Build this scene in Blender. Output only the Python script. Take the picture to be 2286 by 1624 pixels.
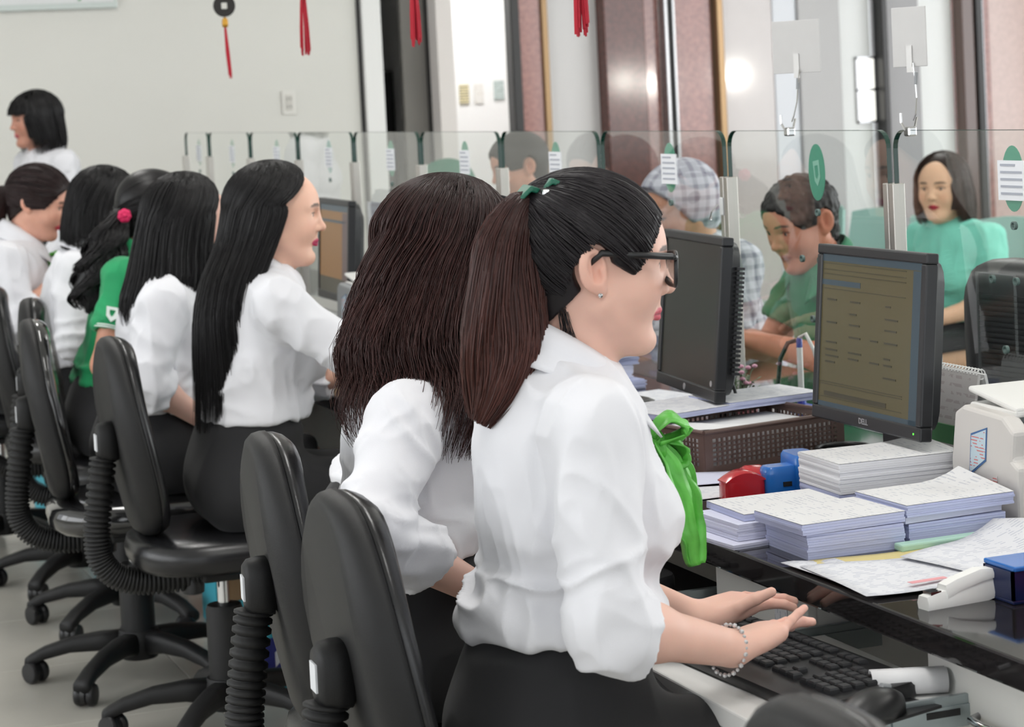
import bpy, math, random
import numpy as np
from mathutils import Vector, Matrix

for _o in list(bpy.data.objects):
    bpy.data.objects.remove(_o)
SC = bpy.context.scene
COL = SC.collection
random.seed(7)
RNG = np.random.default_rng(7)
PI = math.pi

# ------------------------------------------------------------------ camera
EYE = 1.47
cam_d = bpy.data.cameras.new('camera')
cam_d.sensor_width = 36.0
cam_d.lens = 5000.0 * 36.0 / 2286.0
cam_d.shift_y = -(812 - 455) / 2286.0
cam_d.clip_start = 0.05
cam_d.clip_end = 200
cam = bpy.data.objects.new('camera', cam_d)
COL.objects.link(cam)
_V = Vector((-1913.0, 154.0, -5000.0))
_Z = Vector((1, .049, 0)).cross(_V)
if _Z.y < 0:
    _Z = -_Z
_Z.normalize()
_Y = _V.normalized()
_X = _Y.cross(_Z)
cam.matrix_world = Matrix((_X, _Y, _Z)).to_4x4()
cam.location = (0, 0, EYE)
SC.camera = cam
cam_d.dof.use_dof = True
cam_d.dof.focus_distance = 3.5
cam_d.dof.aperture_fstop = 9.0

# ------------------------------------------------------------------ world, light, exposure
W = bpy.data.worlds.new('world')
SC.world = W
W.use_nodes = True
W.node_tree.nodes['Background'].inputs[0].default_value = (.93, .97, 1.0, 1)
W.node_tree.nodes['Background'].inputs[1].default_value = 1.0


def area(name, loc, target, sx, sy, power, col=(1, 1, 1)):
    d = bpy.data.lights.new(name, 'AREA')
    d.shape = 'RECTANGLE'
    d.size, d.size_y = sx, sy
    d.energy = power
    d.color = col
    o = bpy.data.objects.new(name, d)
    COL.objects.link(o)
    o.location = loc
    o.rotation_euler = (Vector(target) - Vector(loc)).to_track_quat('-Z', 'Y').to_euler()
    return o


# daylight through the street windows on the customers' side and from the open hall behind the camera
area('daylight_street', (8.6, 4.5, 2.0), (0, 4.8, .9), 8.5, 2.4, 150, (.96, .98, 1.0))
area('left_fill', (-3.7, 4.6, 1.9), (1.5, 4.6, .8), 6.8, 1.9, 74, (.97, .985, 1.0))  # fill added from the unseen left side to lift the shaded backs
area('daylight_entrance', (1.2, -3.6, 2.0), (1.5, 4.0, .8), 5.5, 2.4, 22, (.97, .985, 1.0))
# rows of ceiling troffers
for _i, (_x, _y) in enumerate([(1.2, 1.2), (1.2, 3.6), (1.2, 6.0), (1.2, 8.4), (4.6, 2.4), (4.6, 5.2), (4.6, 8.0)]):
    area('ceiling_lamp_light', (_x, _y, 3.13), (_x, _y, 0), .5, 1.1, 15, (1, .98, .95))
# bright side room behind the open doorway
area('side_room_lamp', (4.45, 11.9, 2.9), (4.45, 12.6, 1.4), .8, .5, 26)

try:                                   # cheaper light paths, same look
    cy = SC.cycles
    cy.max_bounces, cy.diffuse_bounces, cy.glossy_bounces, cy.transmission_bounces = 5, 3, 3, 3
    cy.transparent_max_bounces = 12
    cy.caustics_reflective = cy.caustics_refractive = False
    cy.adaptive_threshold = .08
    cy.adaptive_min_samples = 16
    cy.use_light_tree = False
except AttributeError:
    pass

vs = SC.view_settings
vs.view_transform = 'Standard'
vs.look = 'None'
vs.exposure = 0.50
vs.gamma = 1.0
vs.use_curve_mapping = False

# ------------------------------------------------------------------ materials


def nodes_of(name):
    m = bpy.data.materials.new(name)
    m.use_nodes = True
    nt = m.node_tree
    return m, nt, nt.nodes['Principled BSDF']


def srgb(r, g, b):
    f = lambda c: (c / 255 / 12.92) if c <= 10.3 else ((c / 255 + .055) / 1.055) ** 2.4
    return (f(r), f(g), f(b), 1)


MATS = {}


def mat(name, rgb, rough=.5, metal=0., spec=.5, bump=0., bscale=200., var=0., vscale=8., coat=0., emit=None, es=0., sheen=0., alpha=None, sss=0., stretch=None):
    if name in MATS:
        return MATS[name]
    m, nt, p = nodes_of(name)
    c = srgb(*rgb)
    p.inputs['Base Color'].default_value = c
    p.inputs['Roughness'].default_value = rough
    p.inputs['Metallic'].default_value = metal
    p.inputs['Specular IOR Level'].default_value = spec
    if coat:
        p.inputs['Coat Weight'].default_value = coat
        p.inputs['Coat Roughness'].default_value = .08
    if sheen:
        p.inputs['Sheen Weight'].default_value = sheen
    if sss:
        p.inputs['Subsurface Weight'].default_value = sss
        p.inputs['Subsurface Radius'].default_value = (.012, .005, .003)
        p.inputs['Subsurface Scale'].default_value = 1.0
    if emit:
        p.inputs['Emission Color'].default_value = srgb(*emit)
        p.inputs['Emission Strength'].default_value = es
    tc = nt.nodes.new('ShaderNodeTexCoord')
    src = tc.outputs['Object']
    if stretch:
        mp = nt.nodes.new('ShaderNodeMapping')
        mp.inputs['Scale'].default_value = stretch
        nt.links.new(src, mp.inputs[0])
        src = mp.outputs[0]
    if var:
        n = nt.nodes.new('ShaderNodeTexNoise')
        n.inputs['Scale'].default_value = vscale
        n.inputs['Detail'].default_value = 4
        nt.links.new(src, n.inputs['Vector'])
        r = nt.nodes.new('ShaderNodeValToRGB')
        r.color_ramp.elements[0].position = .3
        r.color_ramp.elements[1].position = .7
        r.color_ramp.elements[0].color = tuple(x * (1 - var) for x in c[:3]) + (1,)
        r.color_ramp.elements[1].color = tuple(min(1, x * (1 + var)) for x in c[:3]) + (1,)
        nt.links.new(n.outputs['Fac'], r.inputs[0])
        nt.links.new(r.outputs[0], p.inputs['Base Color'])
    if bump:
        n2 = nt.nodes.new('ShaderNodeTexNoise')
        n2.inputs['Scale'].default_value = bscale
        n2.inputs['Detail'].default_value = 3
        nt.links.new(src, n2.inputs['Vector'])
        b = nt.nodes.new('ShaderNodeBump')
        b.inputs['Strength'].default_value = bump
        b.inputs['Distance'].default_value = .002
        nt.links.new(n2.outputs['Fac'], b.inputs['Height'])
        nt.links.new(b.outputs[0], p.inputs['Normal'])
    MATS[name] = m
    return m


def glass_mat(name, tint, refl=1.0, rough=0.0):
    """thin sheet glass: transparent body, Fresnel mirror on the faces"""
    if name in MATS:
        return MATS[name]
    m, nt, p = nodes_of(name)
    nt.nodes.remove(p)
    out = nt.nodes['Material Output']
    tr = nt.nodes.new('ShaderNodeBsdfTransparent')
    tr.inputs[0].default_value = (*tint, 1)
    gl = nt.nodes.new('ShaderNodeBsdfGlossy')
    gl.inputs['Roughness'].default_value = rough
    gl.inputs[0].default_value = (refl, refl, refl, 1)
    # Schlick reflectance of both faces of the sheet, same from either side
    ge = nt.nodes.new('ShaderNodeNewGeometry')
    dt = nt.nodes.new('ShaderNodeVectorMath'); dt.operation = 'DOT_PRODUCT'
    nt.links.new(ge.outputs['Incoming'], dt.inputs[0]); nt.links.new(ge.outputs['Normal'], dt.inputs[1])
    prev = dt.outputs['Value']
    for op, val in (('ABSOLUTE', 0), ('SUBTRACT', None), ('POWER', 5.), ('MULTIPLY_ADD', None), ('MINIMUM', .95)):
        q = nt.nodes.new('ShaderNodeMath'); q.operation = op
        if op == 'SUBTRACT':
            q.inputs[0].default_value = 1.; nt.links.new(prev, q.inputs[1])
        else:
            nt.links.new(prev, q.inputs[0])
            if op == 'MULTIPLY_ADD':
                q.inputs[1].default_value = .96 * 1.9; q.inputs[2].default_value = .04 * 1.9
            elif op != 'ABSOLUTE':
                q.inputs[1].default_value = val
        prev = q.outputs[0]
    mx = nt.nodes.new('ShaderNodeMixShader')
    nt.links.new(prev, mx.inputs[0])
    nt.links.new(tr.outputs[0], mx.inputs[1])
    nt.links.new(gl.outputs[0], mx.inputs[2])
    nt.links.new(mx.outputs[0], out.inputs[0])
    MATS[name] = m
    return m


def attr_mat(name, rough=.5, spec=.5, sss=0., noise=0., nscale=60., sheen=0., aniso=0.):
    """colour from the mesh attribute 'Col' (dye, lips, brows), light noise on top"""
    if name in MATS:
        return MATS[name]
    m, nt, p = nodes_of(name)
    a = nt.nodes.new('ShaderNodeAttribute')
    a.attribute_name = 'Col'
    p.inputs['Roughness'].default_value = rough
    p.inputs['Specular IOR Level'].default_value = spec
    if aniso:
        p.inputs['Anisotropic'].default_value = aniso
    if sss:
        p.inputs['Subsurface Weight'].default_value = sss
        p.inputs['Subsurface Radius'].default_value = (.012, .005, .003)
        p.inputs['Subsurface Scale'].default_value = 1.0
    if noise:
        tc = nt.nodes.new('ShaderNodeTexCoord')
        n = nt.nodes.new('ShaderNodeTexNoise')
        n.inputs['Scale'].default_value = nscale
        n.inputs['Detail'].default_value = 4
        nt.links.new(tc.outputs['Object'], n.inputs['Vector'])
        mr = nt.nodes.new('ShaderNodeMapRange')
        mr.inputs[3].default_value = 1 - noise
        mr.inputs[4].default_value = 1 + noise
        nt.links.new(n.outputs['Fac'], mr.inputs[0])
        mu = nt.nodes.new('ShaderNodeVectorMath')
        mu.operation = 'SCALE'
        nt.links.new(a.outputs['Color'], mu.inputs[0])
        nt.links.new(mr.outputs[0], mu.inputs['Scale'])
        nt.links.new(mu.outputs[0], p.inputs['Base Color'])
    else:
        nt.links.new(a.outputs['Color'], p.inputs['Base Color'])
    MATS[name] = m
    return m


def print_mat(name, paper, ink, rows=90., dens=.5, axis=0):
    """paper with faint printed lines of text (flat print)"""
    if name in MATS:
        return MATS[name]
    m, nt, p = nodes_of(name)
    p.inputs['Roughness'].default_value = .75
    tc = nt.nodes.new('ShaderNodeTexCoord')
    sep = nt.nodes.new('ShaderNodeSeparateXYZ')
    nt.links.new(tc.outputs['Object'], sep.inputs[0])
    wv = nt.nodes.new('ShaderNodeMath'); wv.operation = 'MULTIPLY'; wv.inputs[1].default_value = rows
    nt.links.new(sep.outputs[axis], wv.inputs[0])
    fr = nt.nodes.new('ShaderNodeMath'); fr.operation = 'FRACT'
    nt.links.new(wv.outputs[0], fr.inputs[0])
    gt = nt.nodes.new('ShaderNodeMath'); gt.operation = 'GREATER_THAN'; gt.inputs[1].default_value = .62
    nt.links.new(fr.outputs[0], gt.inputs[0])
    n = nt.nodes.new('ShaderNodeTexNoise'); n.inputs['Scale'].default_value = 55
    n.inputs['Detail'].default_value = 2
    nt.links.new(tc.outputs['Object'], n.inputs['Vector'])
    g2 = nt.nodes.new('ShaderNodeMath'); g2.operation = 'GREATER_THAN'; g2.inputs[1].default_value = 1 - dens
    nt.links.new(n.outputs['Fac'], g2.inputs[0])
    mu = nt.nodes.new('ShaderNodeMath'); mu.operation = 'MULTIPLY'
    nt.links.new(gt.outputs[0], mu.inputs[0]); nt.links.new(g2.outputs[0], mu.inputs[1])
    mx = nt.nodes.new('ShaderNodeMix'); mx.data_type = 'RGBA'
    mx.inputs['A'].default_value = srgb(*paper); mx.inputs['B'].default_value = srgb(*ink)
    nt.links.new(mu.outputs[0], mx.inputs['Factor'])
    nt.links.new(mx.outputs['Result'], p.inputs['Base Color'])
    MATS[name] = m
    return m


# ------------------------------------------------------------------ mesh helpers
class MB:
    """collects simple shapes and links them as ONE mesh object"""

    def __init__(s):
        s.v, s.f = [], []

    def add(s, vs_, fs):
        o = len(s.v)
        s.v += [tuple(map(float, v)) for v in vs_]
        s.f += [tuple(i + o for i in f) for f in fs]
        return s

    def box(s, c, d, rot=None):
        hx, hy, hz = d[0] / 2, d[1] / 2, d[2] / 2
        vv = [Vector((x, y, z)) for x in (-hx, hx) for y in (-hy, hy) for z in (-hz, hz)]
        if rot is not None:
            vv = [rot @ v for v in vv]
        vv = [v + Vector(c) for v in vv]
        return s.add(vv, [(0, 1, 3, 2), (4, 6, 7, 5), (0, 4, 5, 1), (2, 3, 7, 6), (0, 2, 6, 4), (1, 5, 7, 3)])

    def bb(s, x0, x1, y0, y1, z0, z1):
        return s.box(((x0 + x1) / 2, (y0 + y1) / 2, (z0 + z1) / 2), (x1 - x0, y1 - y0, z1 - z0))

    def tube(s, path, r, n=8, cap=True, flat=1.0, up=(0, 0, 1)):
        P = [Vector(p) for p in path]
        R = r if hasattr(r, '__len__') else [r] * len(P)
        o = len(s.v)
        last = None
        for i, p in enumerate(P):
            t = (P[min(i + 1, len(P) - 1)] - P[max(i - 1, 0)]).normalized()
            if last is None:
                a = t.cross(Vector(up))
                if a.length < 1e-3:
                    a = t.cross(Vector((1, 0, 0)))
                a.normalize()
            else:
                a = (last - t * last.dot(t)).normalized()
            last = a
            b = t.cross(a)
            for k in range(n):
                an = 2 * PI * k / n
                s.v.append(tuple(p + (a * math.cos(an) + b * math.sin(an) * flat) * R[i]))
        for i in range(len(P) - 1):
            for k in range(n):
                k2 = (k + 1) % n
                s.f.append((o + i * n + k, o + i * n + k2, o + (i + 1) * n + k2, o + (i + 1) * n + k))
        if cap:
            s.f.append(tuple(o + k for k in range(n))[::-1])
            s.f.append(tuple(o + (len(P) - 1) * n + k for k in range(n)))
        return s

    def lathe(s, prof, c=(0, 0, 0), n=20, axis='z'):
        o = len(s.v)
        for (r, h) in prof:
            for k in range(n):
                an = 2 * PI * k / n
                x, y = r * math.cos(an), r * math.sin(an)
                q = {'z': (x, y, h), 'x': (h, x, y), 'y': (y, h, x)}[axis]
                s.v.append((q[0] + c[0], q[1] + c[1], q[2] + c[2]))
        for i in range(len(prof) - 1):
            for k in range(n):
                k2 = (k + 1) % n
                s.f.append((o + i * n + k, o + i * n + k2, o + (i + 1) * n + k2, o + (i + 1) * n + k))
        s.f.append(tuple(o + k for k in range(n))[::-1])
        s.f.append(tuple(o + (len(prof) - 1) * n + k for k in range(n)))
        return s

    def rings(s, rings, cap=True):
        o = len(s.v)
        n = len(rings[0])
        for r in rings:
            s.v += [tuple(map(float, p)) for p in r]
        for i in range(len(rings) - 1):
            for k in range(n):
                k2 = (k + 1) % n
                s.f.append((o + i * n + k, o + i * n + k2, o + (i + 1) * n + k2, o + (i + 1) * n + k))
        if cap:
            s.f.append(tuple(o + k for k in range(n))[::-1])
            s.f.append(tuple(o + (len(rings) - 1) * n + k for k in range(n)))
        return s

    def prism(s, poly, a, b, plane='yz'):
        """polygon in a plane, extruded from a to b along the third axis"""
        mk = {'yz': lambda p, h: (h, p[0], p[1]), 'xz': lambda p, h: (p[0], h, p[1]), 'xy': lambda p, h: (p[0], p[1], h)}[plane]
        return s.rings([[mk(p, a) for p in poly], [mk(p, b) for p in poly]])

    def build(s, name, m, parent=None, smooth=False, bevel=0., bseg=2, loc=None, rotz=0., solid=0.):
        me = bpy.data.meshes.new(name)
        me.from_pydata(s.v, [], s.f)
        me.update()
        return finish(name, me, m, parent, smooth, bevel, bseg, loc, rotz, solid)


def finish(name, me, m, parent=None, smooth=False, bevel=0., bseg=2, loc=None, rotz=0., solid=0.):
    import bmesh
    bm = bmesh.new(); bm.from_mesh(me)
    bmesh.ops.recalc_face_normals(bm, faces=bm.faces)
    bm.to_mesh(me); bm.free()
    o = bpy.data.objects.new(name, me)
    COL.objects.link(o)
    me.materials.append(m)
    if smooth:
        me.polygons.foreach_set('use_smooth', [True] * len(me.polygons))
    if smooth == 'auto':
        md = o.modifiers.new('edge', 'EDGE_SPLIT'); md.split_angle = math.radians(38)
    if solid:
        md = o.modifiers.new('solid', 'SOLIDIFY'); md.thickness = solid; md.offset = 0
    if bevel:
        md = o.modifiers.new('bevel', 'BEVEL'); md.width = bevel; md.segments = bseg; md.limit_method = 'ANGLE'
        md.angle_limit = math.radians(40)
    if parent:
        o.parent = parent
    if loc:
        o.location = loc
    o.rotation_euler.z = rotz
    return o


def tag(o, label=None, cat=None, group=None, kind=None):
    if label: o['label'] = label
    if cat: o['category'] = cat
    if group: o['group'] = group
    if kind: o['kind'] = kind
    return o


def thing(name, label, cat, loc=(0, 0, 0), rotz=0., group=None):
    o = bpy.data.objects.new(name, None)
    o.empty_display_size = .1
    COL.objects.link(o)
    o.location = loc
    o.rotation_euler.z = rotz
    return tag(o, label, cat, group)


def struct(o):
    o['kind'] = 'structure'
    return o


def dup(root, loc, rotz, label=None, group=None):
    r = root.copy(); COL.objects.link(r); r.location = loc; r.rotation_euler.z = rotz
    if label: r['label'] = label
    if group: r['group'] = group
    for ch in list(root.children):
        c = ch.copy(); COL.objects.link(c); c.parent = r
        for g in list(ch.children):
            d = g.copy(); COL.objects.link(d); d.parent = c
    return r


def superellipse(a, b, n=28, e=3.2):
    out = []
    for k in range(n):
        t = 2 * PI * k / n
        c, s_ = math.cos(t), math.sin(t)
        out.append((a * math.copysign(abs(c) ** (2 / e), c), b * math.copysign(abs(s_) ** (2 / e), s_)))
    return out


def text_obj(name, body, size, m, parent, loc, rot, extrude=.0004, align='CENTER', bold=False):
    cu = bpy.data.curves.new(name, 'FONT')
    cu.body = body; cu.size = size; cu.extrude = extrude; cu.align_x = align; cu.align_y = 'CENTER'
    cu.resolution_u = 3
    if bold: cu.offset = size * .02
    t = bpy.data.objects.new(name, cu)
    COL.objects.link(t)
    bpy.context.view_layer.update()
    me = bpy.data.meshes.new_from_object(t.evaluated_get(bpy.context.evaluated_depsgraph_get()))
    bpy.data.objects.remove(t)
    me.name = name
    o = bpy.data.objects.new(name, me)
    COL.objects.link(o)
    me.materials.clear(); me.materials.append(m)
    o.parent = parent
    o.location = loc
    o.rotation_euler = rot
    return o


ROT_NEGX = (PI / 2, 0, -PI / 2)     # text facing -X, reading towards -Y
ROT_NEGY = (PI / 2, 0, 0)           # text facing -Y, reading towards +X

# palette
M_wall = mat('wall_paint', (222, 221, 215), .75, bump=.08, bscale=120, var=.02, vscale=1.5)
M_white = mat('white_paint', (238, 238, 236), .5)
M_marble = mat('pink_marble', (160, 112, 104), .09, bump=0, var=.22, vscale=42, spec=.6)
M_marble_dark = mat('dark_red_marble', (96, 58, 51), .10, var=.25, vscale=42, spec=.4)
M_tile = mat('floor_tile', (186, 183, 174), .25, var=.04, vscale=5)
M_grout = mat('grout', (150, 147, 140), .8)
M_alu = mat('brushed_aluminium', (196, 192, 186), .32, metal=.9, bump=.05, bscale=300)
M_blackframe = mat('black_frame', (28, 26, 26), .35)
M_granite = mat('black_granite', (34, 32, 33), .06, spec=.6, var=.35, vscale=260)
M_chair = mat('chair_black_plastic', (28, 28, 29), .5, spec=.35, bump=.25, bscale=900)
M_vinyl = mat('chair_black_vinyl', (28, 28, 30), .26, bump=.12, bscale=500)
M_vinyl_gloss = mat('chair_vinyl_in_clear_film', (30, 30, 31), .1, coat=1.0, bump=.35, bscale=18)
M_chrome = mat('chrome', (205, 205, 205), .12, metal=1.)
M_black = mat('black_plastic', (26, 26, 28), .38)
M_blackmatte = mat('black_matte', (20, 20, 21), .6)
M_paper = mat('white_paper', (226, 226, 228), .8)
M_lav = mat('lavender_paper', (188, 194, 226), .8)
M_lav2 = mat('pale_lavender_paper', (212, 214, 234), .8)
M_print = print_mat('printed_paper', (224, 224, 225), (200, 202, 208), 110, .45, 0)
M_print2 = print_mat('printed_form', (222, 223, 228), (194, 197, 208), 120, .48, 1)
M_cabinet = mat('cabinet_laminate', (226, 226, 222), .4)
M_label = mat('sticker_white', (228, 230, 234), .5)
M_ink = mat('ink_dark', (60, 60, 66), .6)
M_beige = mat('machine_beige', (214, 210, 206), .42, bump=.05, bscale=600)
M_grey = mat('machine_grey', (150, 153, 156), .45)
M_red = mat('red_plastic', (186, 28, 38), .22, coat=.4)
M_blue = mat('blue_plastic', (36, 112, 196), .25, coat=.3)
M_brown = mat('brown_plastic', (98, 78, 72), .4)
M_green_st = mat('sticker_green', (86, 158, 132), .5)
M_glass = glass_mat('screen_glass', (.955, .985, .972))
M_glass_edge = mat('glass_edge_green', (14, 58, 48), .1, coat=.6)
M_acrylic = glass_mat('clear_acrylic', (.97, .985, .985), rough=.04)
# ================================================================== the setting
# floor: slab with 60 cm tiles (each its own piece where the floor shows)
fl = struct(MB().bb(-4, 12, -5, 16, -.12, -.004).build('floor', M_grout))
_tile = MB().bb(-.2985, .2985, -.2985, .2985, -.006, 0).build('tile', M_tile, fl, bevel=.0012, bseg=1)
_first = True
for iy in range(-2, 19):
    for ix in range(-3, 8):
        x, y = .3 + ix * .6, .3 + iy * .6
        t = _tile if _first else _tile.copy()
        if not _first:
            COL.objects.link(t)
        _first = False
        t.parent = fl
        t.location = (x, y, 0)
rest = MB()
for iy in range(-8, 26):
    for ix in range(-6, 20):
        if -2 <= iy < 19 and -3 <= ix < 8:
            continue
        x, y = .3 + ix * .6, .3 + iy * .6
        rest.bb(x - .2985, x + .2985, y - .2985, y + .2985, -.006, 0)
tag(rest.build('tile_field', M_tile, fl), kind='stuff')

struct(MB().bb(-4, 12, -5, 16, 3.2, 3.35).build('ceiling', M_white))
for i, (x, y) in enumerate([(1.2, 1.2), (1.2, 3.6), (1.2, 6.0), (1.2, 8.4), (4.6, 2.4), (4.6, 5.2), (4.6, 8.0)]):
    t = thing('ceiling_light', 'long white ceiling lamp ' + ['above the nearest chair', 'above the brown haired teller', 'above the green polo teller', 'above the far end of the tellers', 'above the near end of the hall', 'above the customers', 'above the far end of the hall'][i], 'ceiling light', (x, y, 3.2), 0, 'ceiling lamps')
    MB().bb(-.3, .3, -.62, -.56, -.05, 0).bb(-.3, .3, .56, .62, -.05, 0).bb(-.3, -.26, -.56, .56, -.05, 0).bb(.26, .3, -.56, .56, -.05, 0).build('frame', M_white, t)
    MB().bb(-.26, .26, -.56, .56, -.03, -.01).build('diffuser', M_white, t)

# back wall (white), with a trim column where it ends; then a dark doorway and a bright side room
WB = 11.0
struct(MB().bb(-4, 3.38, WB, WB + .2, 0, 3.2).build('wall_back', M_wall))
struct(MB().bb(-4.1, -4, -5, 16, 0, .9).bb(-4.1, -4, 10.2, 16, .9, 3.2).bb(-4.1, -4, 2.2, 2.8, .9, 3.2).bb(-4.1, -4, 6.2, 6.8, .9, 3.2).build('wall_left', M_wall))
struct(MB().bb(3.40, 3.50, WB - .04, WB + .2, 0, 3.2).build('trim_1', M_white, bevel=.004))
struct(MB().bb(3.381, 3.398, WB - .012, WB + .02, 0, 2.3).build('trim_2', M_blackframe))
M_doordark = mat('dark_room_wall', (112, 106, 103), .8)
M_doorgrey = mat('grey_door_leaf', (122, 119, 114), .55, var=.05, vscale=3)
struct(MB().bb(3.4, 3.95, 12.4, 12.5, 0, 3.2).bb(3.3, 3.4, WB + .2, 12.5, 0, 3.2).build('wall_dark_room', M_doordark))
cab = thing('filing_cabinet', 'dark cabinet standing in the dim room behind the doorway', 'cabinet', (3.63, 11.9, 0))
MB().bb(-.22, .16, -.2, .25, 0, 1.62).build('body', M_blackmatte, cab, bevel=.006)
MB().bb(-.2, .14, -.212, -.2, .3, .9).bb(-.2, .14, -.212, -.2, .95, 1.55).build('door', M_black, cab)
dr = struct(MB().bb(3.655, 3.80, WB + .12, WB + .16, 0, 2.6).build('door_1', M_doorgrey, bevel=.003))
MB().bb(3.785, 3.80, WB + .10, WB + .12, 0, 2.6).build('door_edge', M_blackframe, dr)
# bright doorway: white reveal, white wall with three notices
M_glow = mat('bright_white_wall', (246, 246, 244), .7)
struct(MB().bb(3.80, 3.89, WB - .03, WB + .25, 0, 3.2).build('trim_3', mat('door_jamb', (226, 220, 216), .5), bevel=.004))
struct(MB().bb(3.80, 5.4, 13.0, 13.1, 0, 3.2).bb(3.80, 3.88, WB + .25, 13.0, 0, 3.2).build('wall_side_room', M_glow))
for nm, x, z, w_, h_, mm, lb in [
        ('notice', 4.66, 1.475, .062, .12, print_mat('yellow_notice', (226, 214, 170), (120, 120, 110), 60, .6, 2), 'small yellowish notice on the bright white wall, left of three'),
        ('notice', 4.755, 1.475, .06, .12, print_mat('white_notice', (232, 230, 224), (200, 190, 170), 60, .4, 2), 'small plain white notice in the middle of the three on the bright wall'),
        ('notice', 4.89, 1.49, .066, .118, print_mat('grey_notice', (190, 202, 198), (150, 165, 160), 60, .5, 2), 'small grey green notice on the bright wall, right of three')]:
    tag(MB().bb(-w_ / 2, w_ / 2, -.006, 0, -h_ / 2, h_ / 2).build(nm, mm, loc=(x, 12.996, z)), lb, 'notice')

# marble front: pillars, mullions and white wall panels seen over the glass
def slab(name, x0, x1, y0, y1, m, z1=3.2, lab=None, cat=None, bev=.006, z0=0.):
    cx, cy = (x0 + x1) / 2, (y0 + y1) / 2
    o = MB().bb(x0 - cx, x1 - cx, y0 - cy, y1 - cy, z0, z1).build(name, m, bevel=bev, loc=(cx, cy, 0))
    if lab:
        tag(o, lab, cat)
    else:
        struct(o)
    return o


M_tan = mat('bronze_strip', (150, 122, 88), .3, metal=.5)
M_steel = mat('steel_mullion', (168, 168, 170), .25, metal=.8)
slab('mullion', 4.225, 4.275, 11.0, 11.1, M_blackframe, lab='thin black door mullion between bright doorway and pink marble', cat='mullion')
slab('pillar', 4.275, 4.40, 11.02, 11.07, M_marble, lab='narrow pink marble pillar beside the bright doorway', cat='pillar')
slab('metal_strip', 4.40, 4.435, 11.0, 11.1, M_tan, lab='tan metal strip along the narrow marble pillar', cat='strip')
slab('wall_panel_pale', 4.437, 4.735, 11.05, 11.2, mat('pale_grey_panel', (208, 206, 206), .3, spec=.5))
slab('pillar', 4.735, 4.972, 10.95, 11.3, M_marble_dark, lab='dark reddish brown marble pillar with a pale side face', cat='pillar')
slab('pillar', 4.974, 5.075, 11.0, 11.3, M_marble, lab='slim light pink marble pillar left of the black mullion', cat='pillar')
slab('mullion', 5.078, 5.10, 10.93, 11.0, M_steel, lab='slim steel mullion left of the black one', cat='mullion')
slab('mullion', 5.10, 5.125, 10.95, 11.0, M_blackframe, lab='black mullion between two pink marble faces', cat='mullion')
slab('mullion', 5.125, 5.145, 10.93, 11.0, M_steel, lab='slim steel mullion right of the black one', cat='mullion')
slab('pillar', 5.146, 5.39, 11.0, 11.3, M_marble, lab='wide pink marble pillar left of the bronze strip', cat='pillar')
slab('metal_strip', 5.40, 5.44, 10.95, 11.05, M_tan, lab='vertical bronze strip at the edge of the glossy grey panel', cat='strip')
slab('wall_panel_glossy', 5.445, 5.76, 11.0, 11.1, mat('glossy_greige_panel', (196, 188, 186), .08, spec=.7, var=.03, vscale=6))
slab('wall_panel_bluish', 5.762, 5.91, 11.0, 11.1, mat('pale_blue_panel', (216, 219, 226), .3))
slab('wall_panel_grey', 5.912, 6.17, 10.98, 11.1, mat('grey_panel', (190, 189, 190), .5))
slab('wall_panel_white', 6.172, 6.37, 11.0, 11.1, mat('white_panel', (232, 234, 234), .5))
wn = struct(MB().bb(-.062, .062, -.012, 0, -.185, -.172).bb(-.062, .062, -.012, 0, -.006, .006).bb(-.062, .062, -.012, 0, .172, .185)
            .bb(-.062, -.052, -.012, 0, -.185, .185).bb(.052, .062, -.012, 0, -.185, .185).build('window_1', M_steel, loc=(6.325, 10.995, 1.39)))
for z in (-.09, .09):
    MB().bb(-.052, .052, -.008, -.002, z - .082, z + .082).build('pane', mat('bright_frosted_pane', (250, 249, 244), .5, emit=(255, 252, 244), es=.7, var=.05, vscale=30), wn)
slab('mullion', 6.39, 6.425, 10.9, 11.0, M_blackframe, lab='thick black mullion beside the small frosted window', cat='mullion')
slab('wall_panel_mid_grey', 6.427, 6.655, 10.95, 11.1, mat('mid_grey_panel', (168, 167, 170), .5))  # one even mid grey paint
slab('wall_panel_daylight_tone', 6.657, 6.90, 11.0, 11.1, mat('daylight_tone_panel', (244, 246, 246), .5))  # white wall in strong daylight, that brightness put into a whiter colour
slab('mullion', 6.905, 6.985, 10.9, 11.0, mat('brown_mullion', (92, 68, 60), .18, spec=.6), lab='brown lacquered door mullion near the right edge', cat='mullion')
slab('mullion', 6.986, 7.03, 10.88, 11.0, M_blackframe, lab='black mullion beside the brown one near the right edge', cat='mullion')
slab('mullion', 7.031, 7.05, 10.9, 11.0, M_steel, lab='steel edge strip beside the rightmost marble pillar', cat='mullion')
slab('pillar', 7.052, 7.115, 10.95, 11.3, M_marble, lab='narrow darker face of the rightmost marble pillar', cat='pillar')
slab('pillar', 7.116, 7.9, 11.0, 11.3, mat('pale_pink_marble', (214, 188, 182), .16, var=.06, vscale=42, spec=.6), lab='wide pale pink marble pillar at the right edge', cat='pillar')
slab('wall_front', 7.9, 12, 11.0, 11.2, M_wall)

# street side of the hall: piers and lintel, open glazing between
for i, (y0, y1) in enumerate([(-5, -.2), (9.2, 11)]):
    slab('wall_right' if i == 0 else 'wall_right_pier', 8.9, 9.1, y0, y1, M_wall)
slab('wall_right_sill', 8.9, 9.1, -.2, 9.2, M_wall, z1=.5)

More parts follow.
